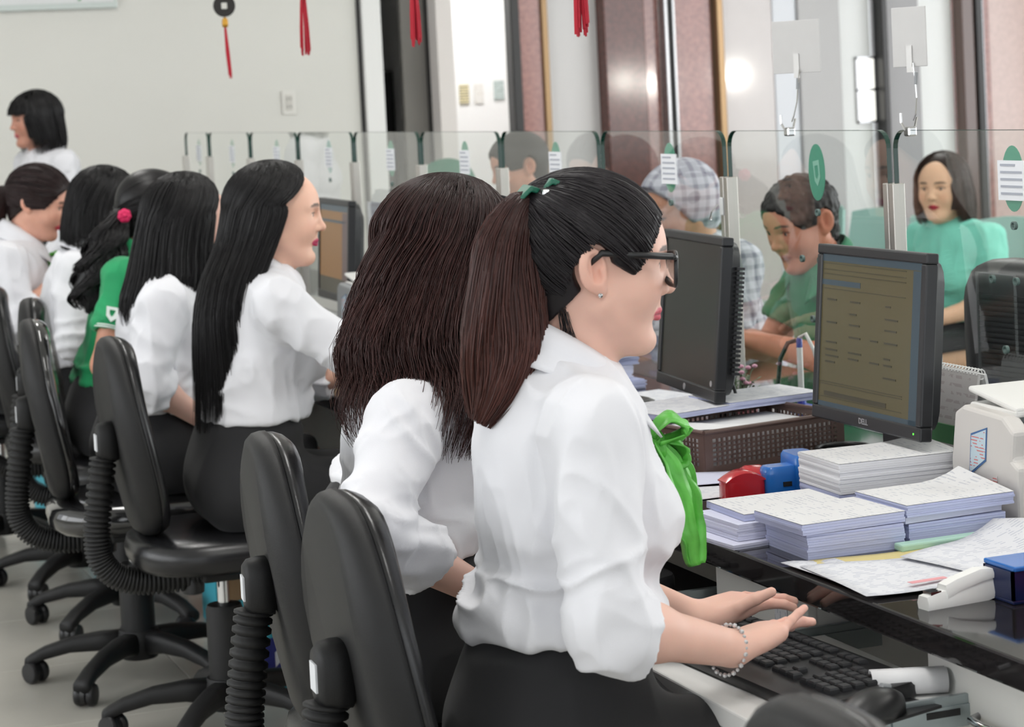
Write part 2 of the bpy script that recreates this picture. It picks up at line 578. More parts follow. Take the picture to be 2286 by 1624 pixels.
# unseen globe lamps added to stand in for street glare glinting in the marble
for i, (ly, lz) in enumerate([(2.75, 1.54), (3.45, 1.50), (5.15, 1.53)]):
    t = thing('glint_lamp', 'added glint lamp by the street window, ' + ['nearest the entrance', 'second from the entrance', 'farthest from the entrance'][i], 'lamp', (8.45, ly, 0), 0, 'added glint lamps by the street windows')
    MB().lathe([(.12, 0), (.12, .015), (.02, .03), (.012, .06), (.012, lz - .07), (.03, lz - .05)], n=16).build('stand', M_steel, t, smooth='auto')
    MB().lathe([(.002, lz - .06), (.03, lz - .052), (.040, lz - .03), (.044, lz), (.040, lz + .022), (.026, lz + .038), (.002, lz + .044)], n=16).build('globe', mat('glint_lamp_glow', (255, 250, 240), .4, emit=(255, 250, 240), es=200.), t, smooth=True)

# ------------------------------------------------------------------ on the back wall
sg = thing('wall_sign', 'white wall sign with green lettering, cut off at the top left', 'sign', (1.75, WB - .001, 2.0))
MB().bb(-.6, .405, -.03, 0, -.02, .46).build('frame', mat('sign_frame', (196, 204, 200), .35, metal=.3), sg, bevel=.004)
MB().bb(-.585, .385, -.034, -.03, .01, .445).build('face', mat('sign_face', (224, 226, 226), .35), sg)
M_signgreen = mat('sign_lettering', (84, 150, 96), .5)
text_obj('lettering', 'stomer Care Day', .10, M_signgreen, sg, (-.10, -.0345, .075), ROT_NEGY, bold=True)
so = thing('wall_socket', 'white double wall socket plate on the back wall', 'socket', (3.0, WB, 1.475))
MB().bb(-.035, .035, -.012, 0, -.06, .06).build('plate', mat('socket_plate', (226, 224, 218), .4), so, bevel=.004)
MB().bb(-.018, .018, -.016, -.012, -.04, .04).build('insert', mat('socket_insert', (206, 203, 196), .4), so, bevel=.002)
for dz in (-.02, .02):
    MB().bb(-.010, -.006, -.0165, -.012, dz - .006, dz + .006).bb(.006, .010, -.0165, -.012, dz - .006, dz + .006).build('slot', M_blackmatte, so)

# ------------------------------------------------------------------ new year charms hanging from the ceiling
M_tas = mat('red_tassel', (176, 22, 44), .7, bump=.4, bscale=400, stretch=(8, 8, 1))
M_gold = mat('gold_thread', (190, 140, 40), .4, metal=.3)
def charm(px, y, zb, ln, label, lean=0., split=2):
    t = thing('hanging_charm', label, 'charm', (px, y, zb))
    nn = 18
    rr = random.Random(int(y * 100))
    for k in range(split):
        x0 = (k - (split - 1) / 2) * .017
        for j in range(nn):
            a = rr.uniform(0, 6.28); q = rr.uniform(0, .0085)
            dx, dy = q * math.cos(a), q * math.sin(a)
            if j == 0:
                mb = MB()
            e = rr.uniform(0, .03)
            mb.tube([(x0 * .55 + dx * .4 - lean * ln, dy * .4, ln), (x0 * .8 + dx - lean * ln * .5, dy, ln * .5), (x0 + dx, dy, e)], .0021, 5)
        mb.build('tassel_strand', M_tas, t)
    MB().lathe([(.009, ln - .004), (.0105, ln + .006), (.0095, ln + .02), (.003, ln + .028)], c=(-lean * ln, 0, 0), n=12).build('binding', M_gold, t, smooth=True)
    zc = ln + .065
    o = []; R_ = .036
    n = 32
    sq = .010
    for k in range(n):
        an = 2 * PI * k / n + PI / n
        o.append((R_ * math.cos(an), R_ * math.sin(an)))
    i_ = []
    for k in range(n):
        an = 2 * PI * k / n + PI / n
        c, s_ = math.cos(an), math.sin(an)
        f = sq / max(abs(c), abs(s_))
        i_.append((f * c, f * s_))
    mk = lambda P, h: [(p[0] - lean * ln, h, p[1] + zc) for p in P]
    MB().rings([mk(i_, -.003), mk(o, -.003), mk(o, .003), mk(i_, .003), mk(i_, -.003)], cap=False).build('coin', mat('dark_coin', (40, 38, 36), .5, metal=.4), t)
    MB().tube([(-lean * ln, 0, ln + .026), (-lean * ln, 0, zc - R_ + .002)], .0012, 5).tube([(-lean * ln, 0, zc + R_), (-lean * ln * 1.2, 0, 3.2 - zb)], .0012, 5).build('cord', M_tas, t)


charm(1.75, 7.107, 1.561, .17, 'red tassel under a dark square holed coin, hanging leftmost', .05, 1)
charm(1.75, 6.20, 1.604, .165, 'red tassel with two strands hanging before the white wall, coin out of view', .0, 2)
charm(1.75, 5.21, 1.593, .165, 'red tassel hanging in front of the grey open door', .0, 2)
charm(1.75, 4.16, 1.575, .165, 'red tassel hanging in front of the pale wall panel, tip only', .0, 2)
charm(1.75, 2.62, 1.60, .165, 'red tassel whose tip just enters at the top above the glass', .0, 1)

# ------------------------------------------------------------------ the counter
DT = .75
DX0, DX1 = 1.51, 2.62
ct = tag(MB().bb(DX0, DX1, 1.2, 9.9, DT - .04, DT).build('granite_worktop', M_granite, bevel=.004), 'long polished black granite counter top running past all the tellers', 'counter')
fr = thing('service_desk', 'pale panelled desk front on the customers side below the granite', 'counter', (2.58, 5.5, 0))
for k in range(12):
    y0 = -4.3 + k * .725
    MB().bb(-.02, .02, y0 + .004, y0 + .721, 0, DT - .04).build('panel', M_cabinet, fr, bevel=.003)

CABS = [(2.25, 2.588, 'white pedestal at the right edge with a bowed metal handle'), (2.915, 3.23, 'white pedestal behind the typing hands with a pasted note'),
        (3.66, 3.92, 'white pedestal hidden beside the second teller'), (4.34, 4.68, 'white pedestal between the second and third tellers'),
        (4.70, 4.95, 'white pedestal right beside the knees of the long haired teller'), (5.94, 6.06, 'white pedestal under the counter near the green polo teller'), (8.0, 8.35, 'far white pedestal under the counter near the back wall')]
for i, (y0, y1, lb) in enumerate(CABS):
    yc = (y0 + y1) / 2; hw = (y1 - y0) / 2
    c = thing('drawer_pedestal', lb, 'cabinet', (1.545, yc, 0), 0, 'drawer pedestals under the counter')
    MB().bb(.016, .42, -hw, hw, .03, DT - .04).build('body', M_cabinet, c)
    for j, (z0, z1) in enumerate([(.53, DT - .045), (.30, .525), (.04, .295)]):
        d = MB().bb(0, .016, -hw + .004, hw - .004, z0, z1).build('drawer_front', M_cabinet, c, bevel=.002)
        zh = (z0 + z1) / 2 + .02
        MB().tube([(.0, -.045, zh), (-.018, -.035, zh), (-.022, 0, zh), (-.018, .035, zh), (0, .045, zh)], .0055, 8).build('handle', M_chrome, d, smooth=True)
    if i == 1:
        MB().bb(-.0012, -.0002, -.09, -.05, .635, .69).build('note', M_print2, c)
    if i == 0:
        MB().bb(-.0012, -.0002, -.16, -.12, .60, .66).build('note', M_print2, c)
# ================================================================== glass screen on the counter
GX = 2.2
JO = 3.734
SP = .706
GT = 1.364


def round_rect(y0, y1, z0, z1, r, n=6):
    P = [(y0, z0), (y1, z0)]
    for k in range(n + 1):
        a = PI / 2 * k / n
        P.append((y1 - r + r * math.cos(a), z1 - r + r * math.sin(a)))
    for k in range(n + 1):
        a = PI / 2 + PI / 2 * k / n
        P.append((y0 + r + r * math.cos(a), z1 - r + r * math.sin(a)))
    return P


M_hole = mat('hole_rim', (96, 116, 112), .2)
ORD = ['nearest, at the right edge', 'second nearest, with the card clipped on top', 'third nearest, beside the flower pot', 'fourth nearest, behind the spectacled teller',
       'fifth nearest, before the pale panel', 'sixth nearest, before the bright doorway', 'seventh nearest, right of the long haired teller', 'eighth nearest, above the black haired heads',
       'ninth nearest, second to last', 'farthest, at the end of the row']
PLACES = ['at the right edge of the picture', 'with a round green sticker and a card clipped on top', 'with a white slip on its sticker, beside the spectacled teller', 'just above the hair of the spectacled teller',
          'in front of the bright doorway', 'between two posts left of the bright doorway', 'right beside the face of the long haired teller', 'above the head of the long haired teller', 'second from the far end of the row', 'at the far end of the row']
for k in range(-1, 9):
    y0, y1 = JO + SP * k, JO + SP * (k + 1)
    if k == 8:
        y1 = 9.84
    g = thing('glass_screen', 'clear glass counter screen ' + PLACES[k + 1], 'glass screen', (GX, y0, DT), 0, 'glass screens along the counter')
    gp = .012
    P = round_rect(gp, y1 - y0 - gp, .02, GT - DT, .035)
    MB().add([(0, p[0], p[1]) for p in P], [tuple(range(len(P)))]).build('pane', M_glass, g)
    # ground green edge of the sheet
    inner = round_rect(gp + .0012, y1 - y0 - gp - .0012, .0212, GT - DT - .0012, .034)
    mk = lambda Q, h: [(h, p[0], p[1]) for p in Q]
    MB().rings([mk(inner, -.005), mk(P, -.005), mk(P, .005), mk(inner, .005), mk(inner, -.005)], cap=False).build('ground_edge', M_glass_edge, g)
    yc = (y1 - y0) * .43
    zc = 1.278 - DT
    E_ = [(yc + .034 * math.cos(2 * PI * j / 28), zc + .058 * math.sin(2 * PI * j / 28)) for j in range(28)]
    st = MB().prism(E_, .001, .0022, 'yz').build('sticker', M_green_st, g)
    if k in (0,):
        M_pale = mat('sticker_mark', (150, 200, 180), .5)
        q = [(yc - .012, zc + .026), (yc + .014, zc + .022), (yc + .008, zc - .018), (yc - .004, zc - .028), (yc - .016, zc - .01)]
        q2 = [(yc + (a - yc) * .55, zc + (b - zc) * .55 + .001) for a, b in q]
        mk2 = lambda Q, h: [(h, p[0], p[1]) for p in Q]
        MB().rings([mk2(q, .0002), mk2(q2, .0002), mk2(q2, .0009), mk2(q, .0009), mk2(q, .0002)], cap=False).build('mark', M_pale, st)
    else:
        MB().bb(-.0022, -.0008, yc - .042, yc + .042, zc - .038, zc + .032).build('paper_slip', M_label, g)
        for j in range(5):
            MB().bb(-.0030, -.0022, yc - .033 + (.02 if j == 4 else 0), yc + .033, zc - .028 + j * .0125, zc - .024 + j * .0125).build('print_line', mat('slip_print', (168, 172, 182), .7), g)
    for (dy, z) in [(0, 1.196), (-.075, 1.098), (0, 1.098), (.075, 1.098), (-.04, .975), (.04, .975)]:
        rr = .0075
        o_ = [(yc + dy + rr * math.cos(2 * PI * j / 14), z - DT + rr * math.sin(2 * PI * j / 14)) for j in range(14)]
        i_ = [(yc + dy + (rr - .0025) * math.cos(2 * PI * j / 14), z - DT + (rr - .0025) * math.sin(2 * PI * j / 14)) for j in range(14)]
        MB().rings([mk(i_, -.003), mk(o_, -.003), mk(o_, .003), mk(i_, .003), mk(i_, -.003)], cap=False).build('speaking_hole', M_hole, g)
PT = 1.262
PPL = ['just right of the man in the green polo', 'beside the flower pot', 'hidden behind the head of the spectacled teller', 'in front of the bright doorway', 'in front of the grey open door', 'right of the long haired teller', 'behind the hair of the long haired teller', 'above the black haired heads', 'small one before the white wall', 'last before the white wall']
for k in range(0, 10):
    y = JO + SP * k if k < 9 else 9.84
    p = thing('screen_post', 'square double aluminium post ' + PPL[k], 'post', (GX, y, DT), 0, 'aluminium posts of the glass screen')
    for sg_ in (-1, 1):
        MB().bb(-.013, .013, sg_ * .0105 - .0092, sg_ * .0105 + .0092, 0, PT - DT).build('profile', M_alu, p, bevel=.0015)
    MB().bb(-.009, .009, -.0012, .0012, 0, PT - DT - .002).build('gasket', M_blackframe, p)
    if k == 1:
        hk = MB().bb(-.017, -.013, .0, .016, PT - DT - .085, PT - DT - .045).build('hook_plate', mat('clear_hook', (214, 216, 216), .2), p, bevel=.002)
        MB().tube([(-.024, .008, PT - DT - .06), (-.04, .008, PT - DT - .075), (-.044, .012, PT - DT - .092), (-.036, .02, PT - DT - .094), (-.034, .022, PT - DT - .085)], .0015, 6).build('hook', M_chrome, hk)

# cards on wire clips at the top of the glass
M_card = mat('grey_card', (196, 195, 194), .55, var=.02, vscale=20)
def clip_card(y, lean, lb, w_, h_, ya):
    t = thing('card_holder', lb, 'card holder', (GX, y, GT), 0, 'cards clipped on the glass')
    MB().bb(-.009, .009, -.010, .010, -.012, .006).build('clip_jaw', M_chrome, t, bevel=.003)
    MB().tube([(-.008, .004, 0), (-.014, .008, .014), (-.014, .008, .032)], .0026, 6).tube([(.006, -.004, 0), (.008, -.012, .024)], .0024, 6).build('clip_lever', M_chrome, t)
    pts = [(.0, -.012, .018), (0, -.022, .03), (0, -.034 - lean * .3, .06), (0, -.036 - lean * .5, .085), (0, -.04 - lean, .125)]
    MB().tube(pts, .0014, 6).build('wire', M_chrome, t)
    MB().tube([pts[3], (0, pts[3][1] - .003, .108)], .0038, 6).build('crimp', M_grey, t)
    c0 = Vector((0, -.03 - lean, .118 + h_ / 2))
    R_ = Matrix.Rotation(ya, 3, 'Z')
    MB().box(c0, (.003, w_, h_), R_).build('card', M_card, t, bevel=.001)
    MB().box(c0 + R_ @ Vector((-.003, .0, -h_ / 2 + .015)), (.002, .012, .05), R_).build('tab', mat('clear_tab', (206, 205, 203), .2), t)


clip_card(4.145, .015, 'grey card on a wire clip above the man in the green polo', .108, .108, .62)
clip_card(3.665, -.02, 'grey upright card on a wire clip above the woman in mint', .075, .112, .45)

# ================================================================== office chairs
def build_chair(label, gloss=False):
    t = thing('office_chair', label, 'chair', group='tellers office chairs')
    cush = M_vinyl_gloss if gloss else M_vinyl
    # seat
    rings_ = []
    for (z, s_) in [(.408, .80), (.414, .92), (.43, .985), (.452, 1.0), (.474, .975), (.487, .90), (.493, .74), (.492, .4)]:
        rings_.append([(x * s_ + .012, y * s_, z - .012 * max(0, x / .23) ** 3 * (z > .44)) for x, y in superellipse(.23, .225, 32, 3.0)])
    MB().rings(rings_).build('seat', cush, t, smooth=True)
    # backrest: rear shell and front cushion, wrapped forward at the sides, leaning back at the top
    def back(th0, th1, grow, edge):
        R_ = []
        zc, hz = .722, .232
        prof = edge
        for (u, s_) in prof:
            ring = []
            for (y, z) in superellipse(.198, hz, 36, 2.7):
                nrm = (z / hz)
                y2 = y * (1 - .20 * max(0, nrm) ** 1.5) * s_ * grow
                z2 = zc + z * (.5 + .5 * s_) * grow
                x = -.222 + 1.05 * y2 * y2 - .045 * (z2 - zc) / hz - .022 * (1 - nrm * nrm) + .03 * max(0, nrm) ** 2
                ring.append((x + th0 + (th1 - th0) * u, y2, z2))
            R_.append(ring)
        return MB().rings(R_)
    back(-.026, .012, 1.0, [(0, .80), (.12, .90), (.4, .975), (.75, 1.0), (1, 1.0)]).build('back_shell', M_chair, t, smooth=True)
    back(.012, .048, .992, [(0, 1.0), (.35, .99), (.7, .945), (.92, .87), (1, .78)]).build('back_cushion', cush, t, smooth=True)
    # boss and bellows spine
    b = MB().rings([[(-.252 - .024 * u, y * q, .712 + z * q) for y, z in superellipse(.036, .046, 20, 3)] for u, q in [(-.9, 1.0), (0, 1.0), (.7, .93), (1.0, .75)]]).build('back_boss', M_chair, t, smooth=True)
    MB().bb(-.279, -.2755, -.016, .016, .692, .730).build('sticker', M_label, b)
    ctrl = [(-.262, .675), (-.278, .57), (-.287, .49), (-.280, .435), (-.245, .395), (-.19, .377), (-.12, .374), (-.05, .376)]
    P = []
    n = 46
    for i in range(n + 1):
        u = i / n * (len(ctrl) - 1); j = min(int(u), len(ctrl) - 2); f = u - j
        c = [ctrl[max(j - 1, 0)], ctrl[j], ctrl[j + 1], ctrl[min(j + 2, len(ctrl) - 1)]]
        q = [0.5 * ((2 * c[1][d]) + (-c[0][d] + c[2][d]) * f + (2 * c[0][d] - 5 * c[1][d] + 4 * c[2][d] - c[3][d]) * f * f + (-c[0][d] + 3 * c[1][d] - 3 * c[2][d] + c[3][d]) * f ** 3) for d in (0, 1)]
        P.append((q[0], 0, q[1]))
    path, rad = [], []
    for i in range(len(P) - 1):
        a, c = Vector(P[i]), Vector(P[i + 1])
        for f, r in ((0, .0215), (.2, .0275), (.62, .0275), (.82, .0215)):
            path.append(a.lerp(c, f)); rad.append(r)
    MB().tube(path, rad, 14, flat=1.15).build('bellows', M_blackmatte, t, smooth=True)
    # mechanism, knob, lever
    MB().bb(-.10, .11, -.06, .06, .385, .415).bb(-.06, .05, -.085, .085, .372, .392).build('mechanism', M_blackmatte, t, bevel=.006)
    MB().lathe([(.02, .335), (.026, .338), (.027, .36), (.024, .372)], c=(-.07, 0, 0), n=14).build('knob', M_black, t, smooth='auto')
    MB().tube([(.05, -.05, .39), (.075, -.13, .385), (.085, -.18, .36), (.09, -.2, .335)], .005, 6).tube([(.088, -.195, .345), (.092, -.206, .32), (.096, -.212, .295)], [.012, .019, .012], 10, flat=.5).build('lever', M_blackmatte, t, smooth=True)
    # column
    MB().lathe([(.044, .11), (.044, .29), (.040, .302), (.016, .306)], n=22).build('column_sleeve', M_chair, t, smooth='auto')
    MB().lathe([(.0145, .30), (.0145, .39)], n=16).build('gas_rod', M_chrome, t, smooth='auto')
    MB().lathe([(.03, .365), (.034, .372), (.034, .39)], n=16).build('collar', M_blackmatte, t, smooth='auto')
    MB().lathe([(.046, .055), (.054, .07), (.056, .115), (.05, .13)], n=22).build('hub', M_chair, t, smooth='auto')
    for k in range(5):
        an = 2 * PI * k / 5 + .35
        ca, sa = math.cos(an), math.sin(an)
        R_ = []
        for u, zt, h, w_ in [(.035, .128, .062, .056), (.10, .126, .050, .050), (.18, .114, .040, .046), (.25, .092, .034, .044), (.285, .074, .034, .046), (.298, .066, .028, .044)]:
            ring = []
            for (y, z) in superellipse(w_ / 2, h / 2, 14, 3.4):
                xx, yy = u, y
                ring.append((xx * ca - yy * sa, xx * sa + yy * ca, zt - h / 2 + z))
            R_.append(ring)
        lg = MB().rings(R_).build('leg', M_chair, t, smooth=True)
        ws = an + .9 + k * .8
        cx, cy = .285 * ca, .285 * sa
        d = Vector((math.cos(ws), math.sin(ws), 0)); e = Vector((-math.sin(ws), math.cos(ws), 0))
        mb = MB()
        for sgn in (-1, 1):
            c0 = Vector((cx, cy, .0285)) + d * .014 + e * sgn * .016
            ringsw = []
            for h, r in ((-.0105, .018), (-.009, .0255), (-.004, .0285), (.004, .0285), (.009, .0255), (.0105, .018)):
                ringsw.append([c0 + e * h + (d * math.cos(2 * PI * j / 16) + Vector((0, 0, 1)) * math.sin(2 * PI * j / 16)) * r for j in range(16)])
            mb.rings(ringsw)
        hood = []
        for h in (-.006, .006):
            c0 = Vector((cx, cy, .030)) + d * .010 + e * h
            hood.append([c0 + (d * math.cos(2 * PI * j / 12) + Vector((0, 0, 1)) * math.sin(2 * PI * j / 12)) * .026 for j in range(12)])
        mb.rings(hood).lathe([(.011, .035), (.011, .056)], c=(cx, cy, 0), n=10)
        mb.build('caster', M_black, lg, smooth='auto')
    return t


ch = build_chair('black office chair of the spectacled teller, nearest full backrest')
CH = [(1.045, 2.83, -.05, 'black office chair of the spectacled teller, nearest full backrest'),
      (1.095, 3.40, -.12, 'black office chair of the brown haired teller, just behind the nearest one'),
      (1.18, 5.14, -.04, 'black office chair of the long haired teller, its seat and column in full view'),
      (1.19, 6.40, -.22, 'black office chair of the green polo teller, behind the film wrapped one'),
      (1.17, 7.02, -.1, 'black office chair of the bob haired teller, at the left edge'),
      (1.03, 7.72, -.1, 'black office chair of the bending teller, mostly hidden at the left edge'),
      (1.10, 1.625, .0, 'blurred black office chair whose top shows at the bottom right')]
for i, (x, y, r, lb) in enumerate(CH):
    c = ch if i == 0 else dup(ch, (0, 0, 0), 0, lb)
    c.location = (x, y, 0); c.rotation_euler.z = r
    if i == 6:
        c.location.z = 0
c5 = build_chair('black office chair with glossy film wrapped cushion at the left', True)
c5.location = (1.09, 5.745, 0)
c5.rotation_euler.z = -.12
# ================================================================== desk things
def jitter_stack(name, m, cx, cy, z0, lx, ly, h, rot, lab, layer=.0035, jit=.0012, top=None, sag=0., warp=0., seed=1, cat='paper stack', grp='bundles of slips on the counter'):
    """a bundle of paper: many thin leaves with uneven edges, printed leaf on top"""
    rr = random.Random(seed)
    mb = MB()
    n = max(1, int(h / layer))
    nx, ny = 8, 3
    for i in range(n):
        za, zb = i * h / n, (i + 1) * h / n - .0002
        ox, oy = rr.uniform(-jit, jit), rr.uniform(-jit, jit)
        vv = []
        for zz in (za, zb):
            for a in range(nx + 1):
                for b in range(ny + 1):
                    x, y = (a / nx - .5) * lx, (b / ny - .5) * ly
                    s_ = sag * abs(2 * a / nx - 1) ** 3 + warp * max(0, (a / nx - .6)) ** 2 * 6 * (b / ny)
                    vv.append((x + ox, y + oy, zz + s_ * (zz / h if sag > 0 else 1)))
        ff = []
        W_ = ny + 1
        T = (nx + 1) * W_
        for a in range(nx):
            for b in range(ny):
                q = a * W_ + b
                ff += [(q, q + 1, q + W_ + 1, q + W_), (T + q, T + q + W_, T + q + W_ + 1, T + q + 1)]
        for a in range(nx):
            ff += [(a * W_, (a + 1) * W_, T + (a + 1) * W_, T + a * W_), (a * W_ + ny, T + a * W_ + ny, T + (a + 1) * W_ + ny, (a + 1) * W_ + ny)]
        for b in range(ny):
            ff += [(b, T + b, T + b + 1, b + 1), (nx * W_ + b, nx * W_ + b + 1, T + nx * W_ + b + 1, T + nx * W_ + b)]
        mb.add(vv, ff)
    t = thing(name, lab, cat, (cx, cy, z0), rot, grp)
    mb.build('leaves', m, t)
    if top is not None:
        vv = []
        for a in range(nx + 1):
            for b in range(ny + 1):
                x, y = (a / nx - .5) * lx, (b / ny - .5) * ly
                s_ = sag * abs(2 * a / nx - 1) ** 3 + warp * max(0, (a / nx - .6)) ** 2 * 6 * (b / ny)
                vv.append((x, y, h + s_ + .0008))
        ff = [(a * (ny + 1) + b, (a + 1) * (ny + 1) + b, (a + 1) * (ny + 1) + b + 1, a * (ny + 1) + b + 1) for a in range(nx) for b in range(ny)]
        MB().add(vv, ff).build('top_sheet', top, t, solid=.0006)
    return t


def sheet(name, mtl, pts, z, lab, grp=None, curl=.0, cat='paper', n=8):
    """a loose sheet given by its four corners on the desk, softly waving"""
    P = [Vector((a, b, 0)) for a, b in pts]
    c = sum(P, Vector()) / 4
    vv = []
    for i in range(n + 1):
        for j in range(n + 1):
            u, v = i / n, j / n
            q = P[0].lerp(P[1], u).lerp(P[3].lerp(P[2], u), v) - c
            w_ = .0012 * math.sin(u * 7 + v * 3) + .0014
            w_ += curl * max(0, u - .55) ** 2 * 4 * (.4 + .6 * v)
            vv.append((q.x, q.y, w_))
    ff = [(i * (n + 1) + j, (i + 1) * (n + 1) + j, (i + 1) * (n + 1) + j + 1, i * (n + 1) + j + 1) for i in range(n) for j in range(n)]
    o = MB().add(vv, ff).build(name, mtl, None, smooth=True, solid=.0005, loc=(c.x, c.y, z))
    return tag(o, lab, cat, grp)


A0 = -.0
# stack A (left), B (middle), C (right), D (back)
jitter_stack('paper_bundle', M_lav2, 1.60, 3.165, DT, .20, .15, .008, .10, 'flat bottom bundle of the left pile of slips', seed=2)
jitter_stack('paper_bundle', M_lav2, 1.615, 3.175, DT + .0085, .185, .14, .026, .05, 'thick lower bundle of the left pile of slips', seed=3)
jitter_stack('paper_bundle', M_lav, 1.64, 3.185, DT + .035, .185, .14, .010, -.02, 'thin top bundle of the left pile, printed sheet up', top=M_print, seed=4)
jitter_stack('paper_bundle', M_lav, 1.652, 3.022, DT, .165, .14, .038, -.02, 'tall lower lavender bundle of the middle front pile', seed=5)
jitter_stack('paper_bundle', M_lav, 1.645, 3.024, DT + .039, .18, .145, .016, .04, 'overhanging top bundle of the middle front pile, printed sheet up', top=M_print, seed=6)
jitter_stack('paper_bundle', M_lav, 1.835, 3.035, DT, .175, .14, .032, .02, 'lower lavender bundle of the right pile of slips', seed=7)
jitter_stack('paper_bundle', M_lav2, 1.83, 3.04, DT + .033, .18, .145, .010, .07, 'thin middle bundle of the right pile of slips', seed=8, jit=.003)
jitter_stack('paper_bundle', M_lav, 1.838, 3.035, DT + .044, .195, .15, .018, .03, 'top bundle of the right pile with a curling printed sheet', top=M_print, seed=9, warp=.02)
jitter_stack('paper_bundle', M_lav, 1.885, 3.285, DT, .225, .15, .036, -.05, 'lavender lower bundle of the tall rear pile of slips', seed=10)
jitter_stack('paper_bundle', mat('bright_white_paper', (240, 240, 244), .8), 1.887, 3.285, DT + .037, .227, .152, .05, -.04, 'thick bright white bundle on top of the tall rear pile', top=M_print, seed=11, warp=.01)
# loose sheets and envelope in front
M_yel = mat('yellow_envelope', (216, 200, 140), .8)
sheet('envelope', M_yel, [(1.53, 2.945), (1.76, 2.93), (1.78, 2.83), (1.55, 2.83)], DT, 'yellow envelope under the loose sheets in front of the piles', cat='envelope')
sheet('printed_sheet', M_print2, [(1.52, 2.95), (1.60, 2.93), (1.60, 2.72), (1.525, 2.70)], DT + .002, 'narrow printed sheet at the counter edge')
sheet('printed_sheet', M_print2, [(1.525, 2.90), (1.73, 2.86), (1.72, 2.66), (1.51, 2.68)], DT + .005, 'wide printed sheet with a red stamp, lying at the counter edge', curl=.0)
sheet('printed_sheet', M_print2, [(1.67, 2.86), (1.89, 2.95), (1.93, 2.78), (1.70, 2.69)], DT + .009, 'printed sheet with a raised corner right of the front sheets', curl=.05)
tag(MB().bb(-.1, .1, -.012, .012, 0, .012).build('mint_ruler', mat('mint_plastic', (176, 214, 196), .4), bevel=.003, loc=(1.81, 2.935, DT), rotz=.02), 'pale mint plastic strip lying in front of the right pile', 'strip')
rs = MB().bb(-.03, .03, -.006, .006, 0, .0006).build('stamp_imprint', mat('pink_ink', (226, 160, 165), .8), loc=(1.62, 2.70, DT + .0115), rotz=.05)
tag(rs, 'faint red stamp imprint on the wide sheet', 'stamp mark')
# white stapler at the counter edge
sp = thing('stapler', 'small white stapler lying on the counter edge', 'stapler', (1.60, 2.60, DT), .1)
MB().rings([[(x, y, z) for (y, z) in [(-.011, z0), (.011, z0), (.013, z0 + .008), (.009, z1), (-.009, z1), (-.013, z0 + .008)]] for x, z0, z1 in [(-.052, 0, .018), (-.03, 0, .022), (.0, 0, .024), (.05, 0, .03), (.06, .002, .028)]]).build('lower_body', M_white, sp, smooth='auto', bevel=.003)
MB().rings([[(x, y, z) for (y, z) in [(-.012, z0), (.012, z0), (.013, z0 + .006), (.009, z1), (-.009, z1), (-.013, z0 + .006)]] for x, z0, z1 in [(-.02, .012, .03), (.0, .02, .036), (.04, .028, .044), (.062, .03, .042)]]).build('upper_arm', M_white, sp, smooth='auto', bevel=.003)
MB().bb(-.045, -.028, -.009, .009, .012, .024).build('magazine', M_chrome, sp)
# blue tray and red stamps at the right edge
tr = thing('stamp_tray', 'dark blue stamp holder at the right edge of the counter', 'tray', (1.70, 2.585, DT))
MB().bb(-.04, .05, -.035, .035, 0, .006).build('base', mat('navy_plastic', (22, 36, 78), .25), tr, bevel=.002)
for (x0, x1, y0, y1) in [(-.04, -.036, -.035, .035), (.046, .05, -.035, .035), (-.04, .05, -.035, -.031), (-.04, .05, .031, .035)]:
    MB().bb(x0, x1, y0, y1, .006, .045).build('wall', mat('navy_plastic', (22, 36, 78), .25), tr)
MB().bb(-.038, .05, -.038, .038, .045, .052).build('rim', M_blue, tr, bevel=.002)


def stamp(x, y, m, lab, rz=0., s_=1., box=False):
    t = thing('self_inking_stamp', lab, 'stamp', (x, y, DT), rz, 'self inking stamps on the counter')
    if box:
        MB().rings([[(a * q, b * q, z) for a, b in superellipse(.034 * s_, .019 * s_, 20, 5)] for z, q in [(.0, .94), (.004, 1.0), (.040 * s_, 1.0), (.050 * s_, .97), (.054 * s_, .86)]]).build('body', m, t, smooth='auto')
        MB().bb(-.006, .010, -.0205 * s_, -.019 * s_, .022, .030).build('window', M_blackmatte, t)
        MB().bb(-.033 * s_, .033 * s_, -.0192 * s_, .0192 * s_, .0, .006).build('foot', M_black, t)
    else:
        MB().rings([[(a * q, b * q, z) for a, b in superellipse(.038 * s_, .02 * s_, 20, 5)] for z, q in [(.004, 1.0), (.03 * s_, 1.0), (.036 * s_, .99)]]).build('body', m, t, smooth='auto')
        R_ = []
        for u in range(9):
            f = u / 8 - .5
            R_.append([(f * .074 * s_, y_ * .019 * s_, .036 * s_ + zz * (.016 * s_ * (1 - (2 * f) ** 2) + .002)) for y_, zz in [(-1, 0), (1, 0), (1, .8), (.7, 1), (-.7, 1), (-1, .8)]])
        MB().rings(R_).build('cap', m, t, smooth='auto')
        MB().bb(-.036 * s_, .036 * s_, -.0202 * s_, .0202 * s_, .0, .006).build('foot', M_black, t)
    return t


stamp(1.705, 3.44, M_red, 'red rounded stamp standing left of the other stamps', -.05)
stamp(1.742, 3.47, M_red, 'red stamp half hidden behind the rounded red one', 1.3)
stamp(1.776, 3.43, M_blue, 'blue square stamp with a small dark window', -.05, 1.05, True)
stamp(1.82, 3.44, M_blue, 'taller blue stamp next to the rear paper pile', 1.45, 1.35, True)
t = stamp(1.69, 2.47, M_red, 'red topped stamp cut by the right edge', .2, 1.3)
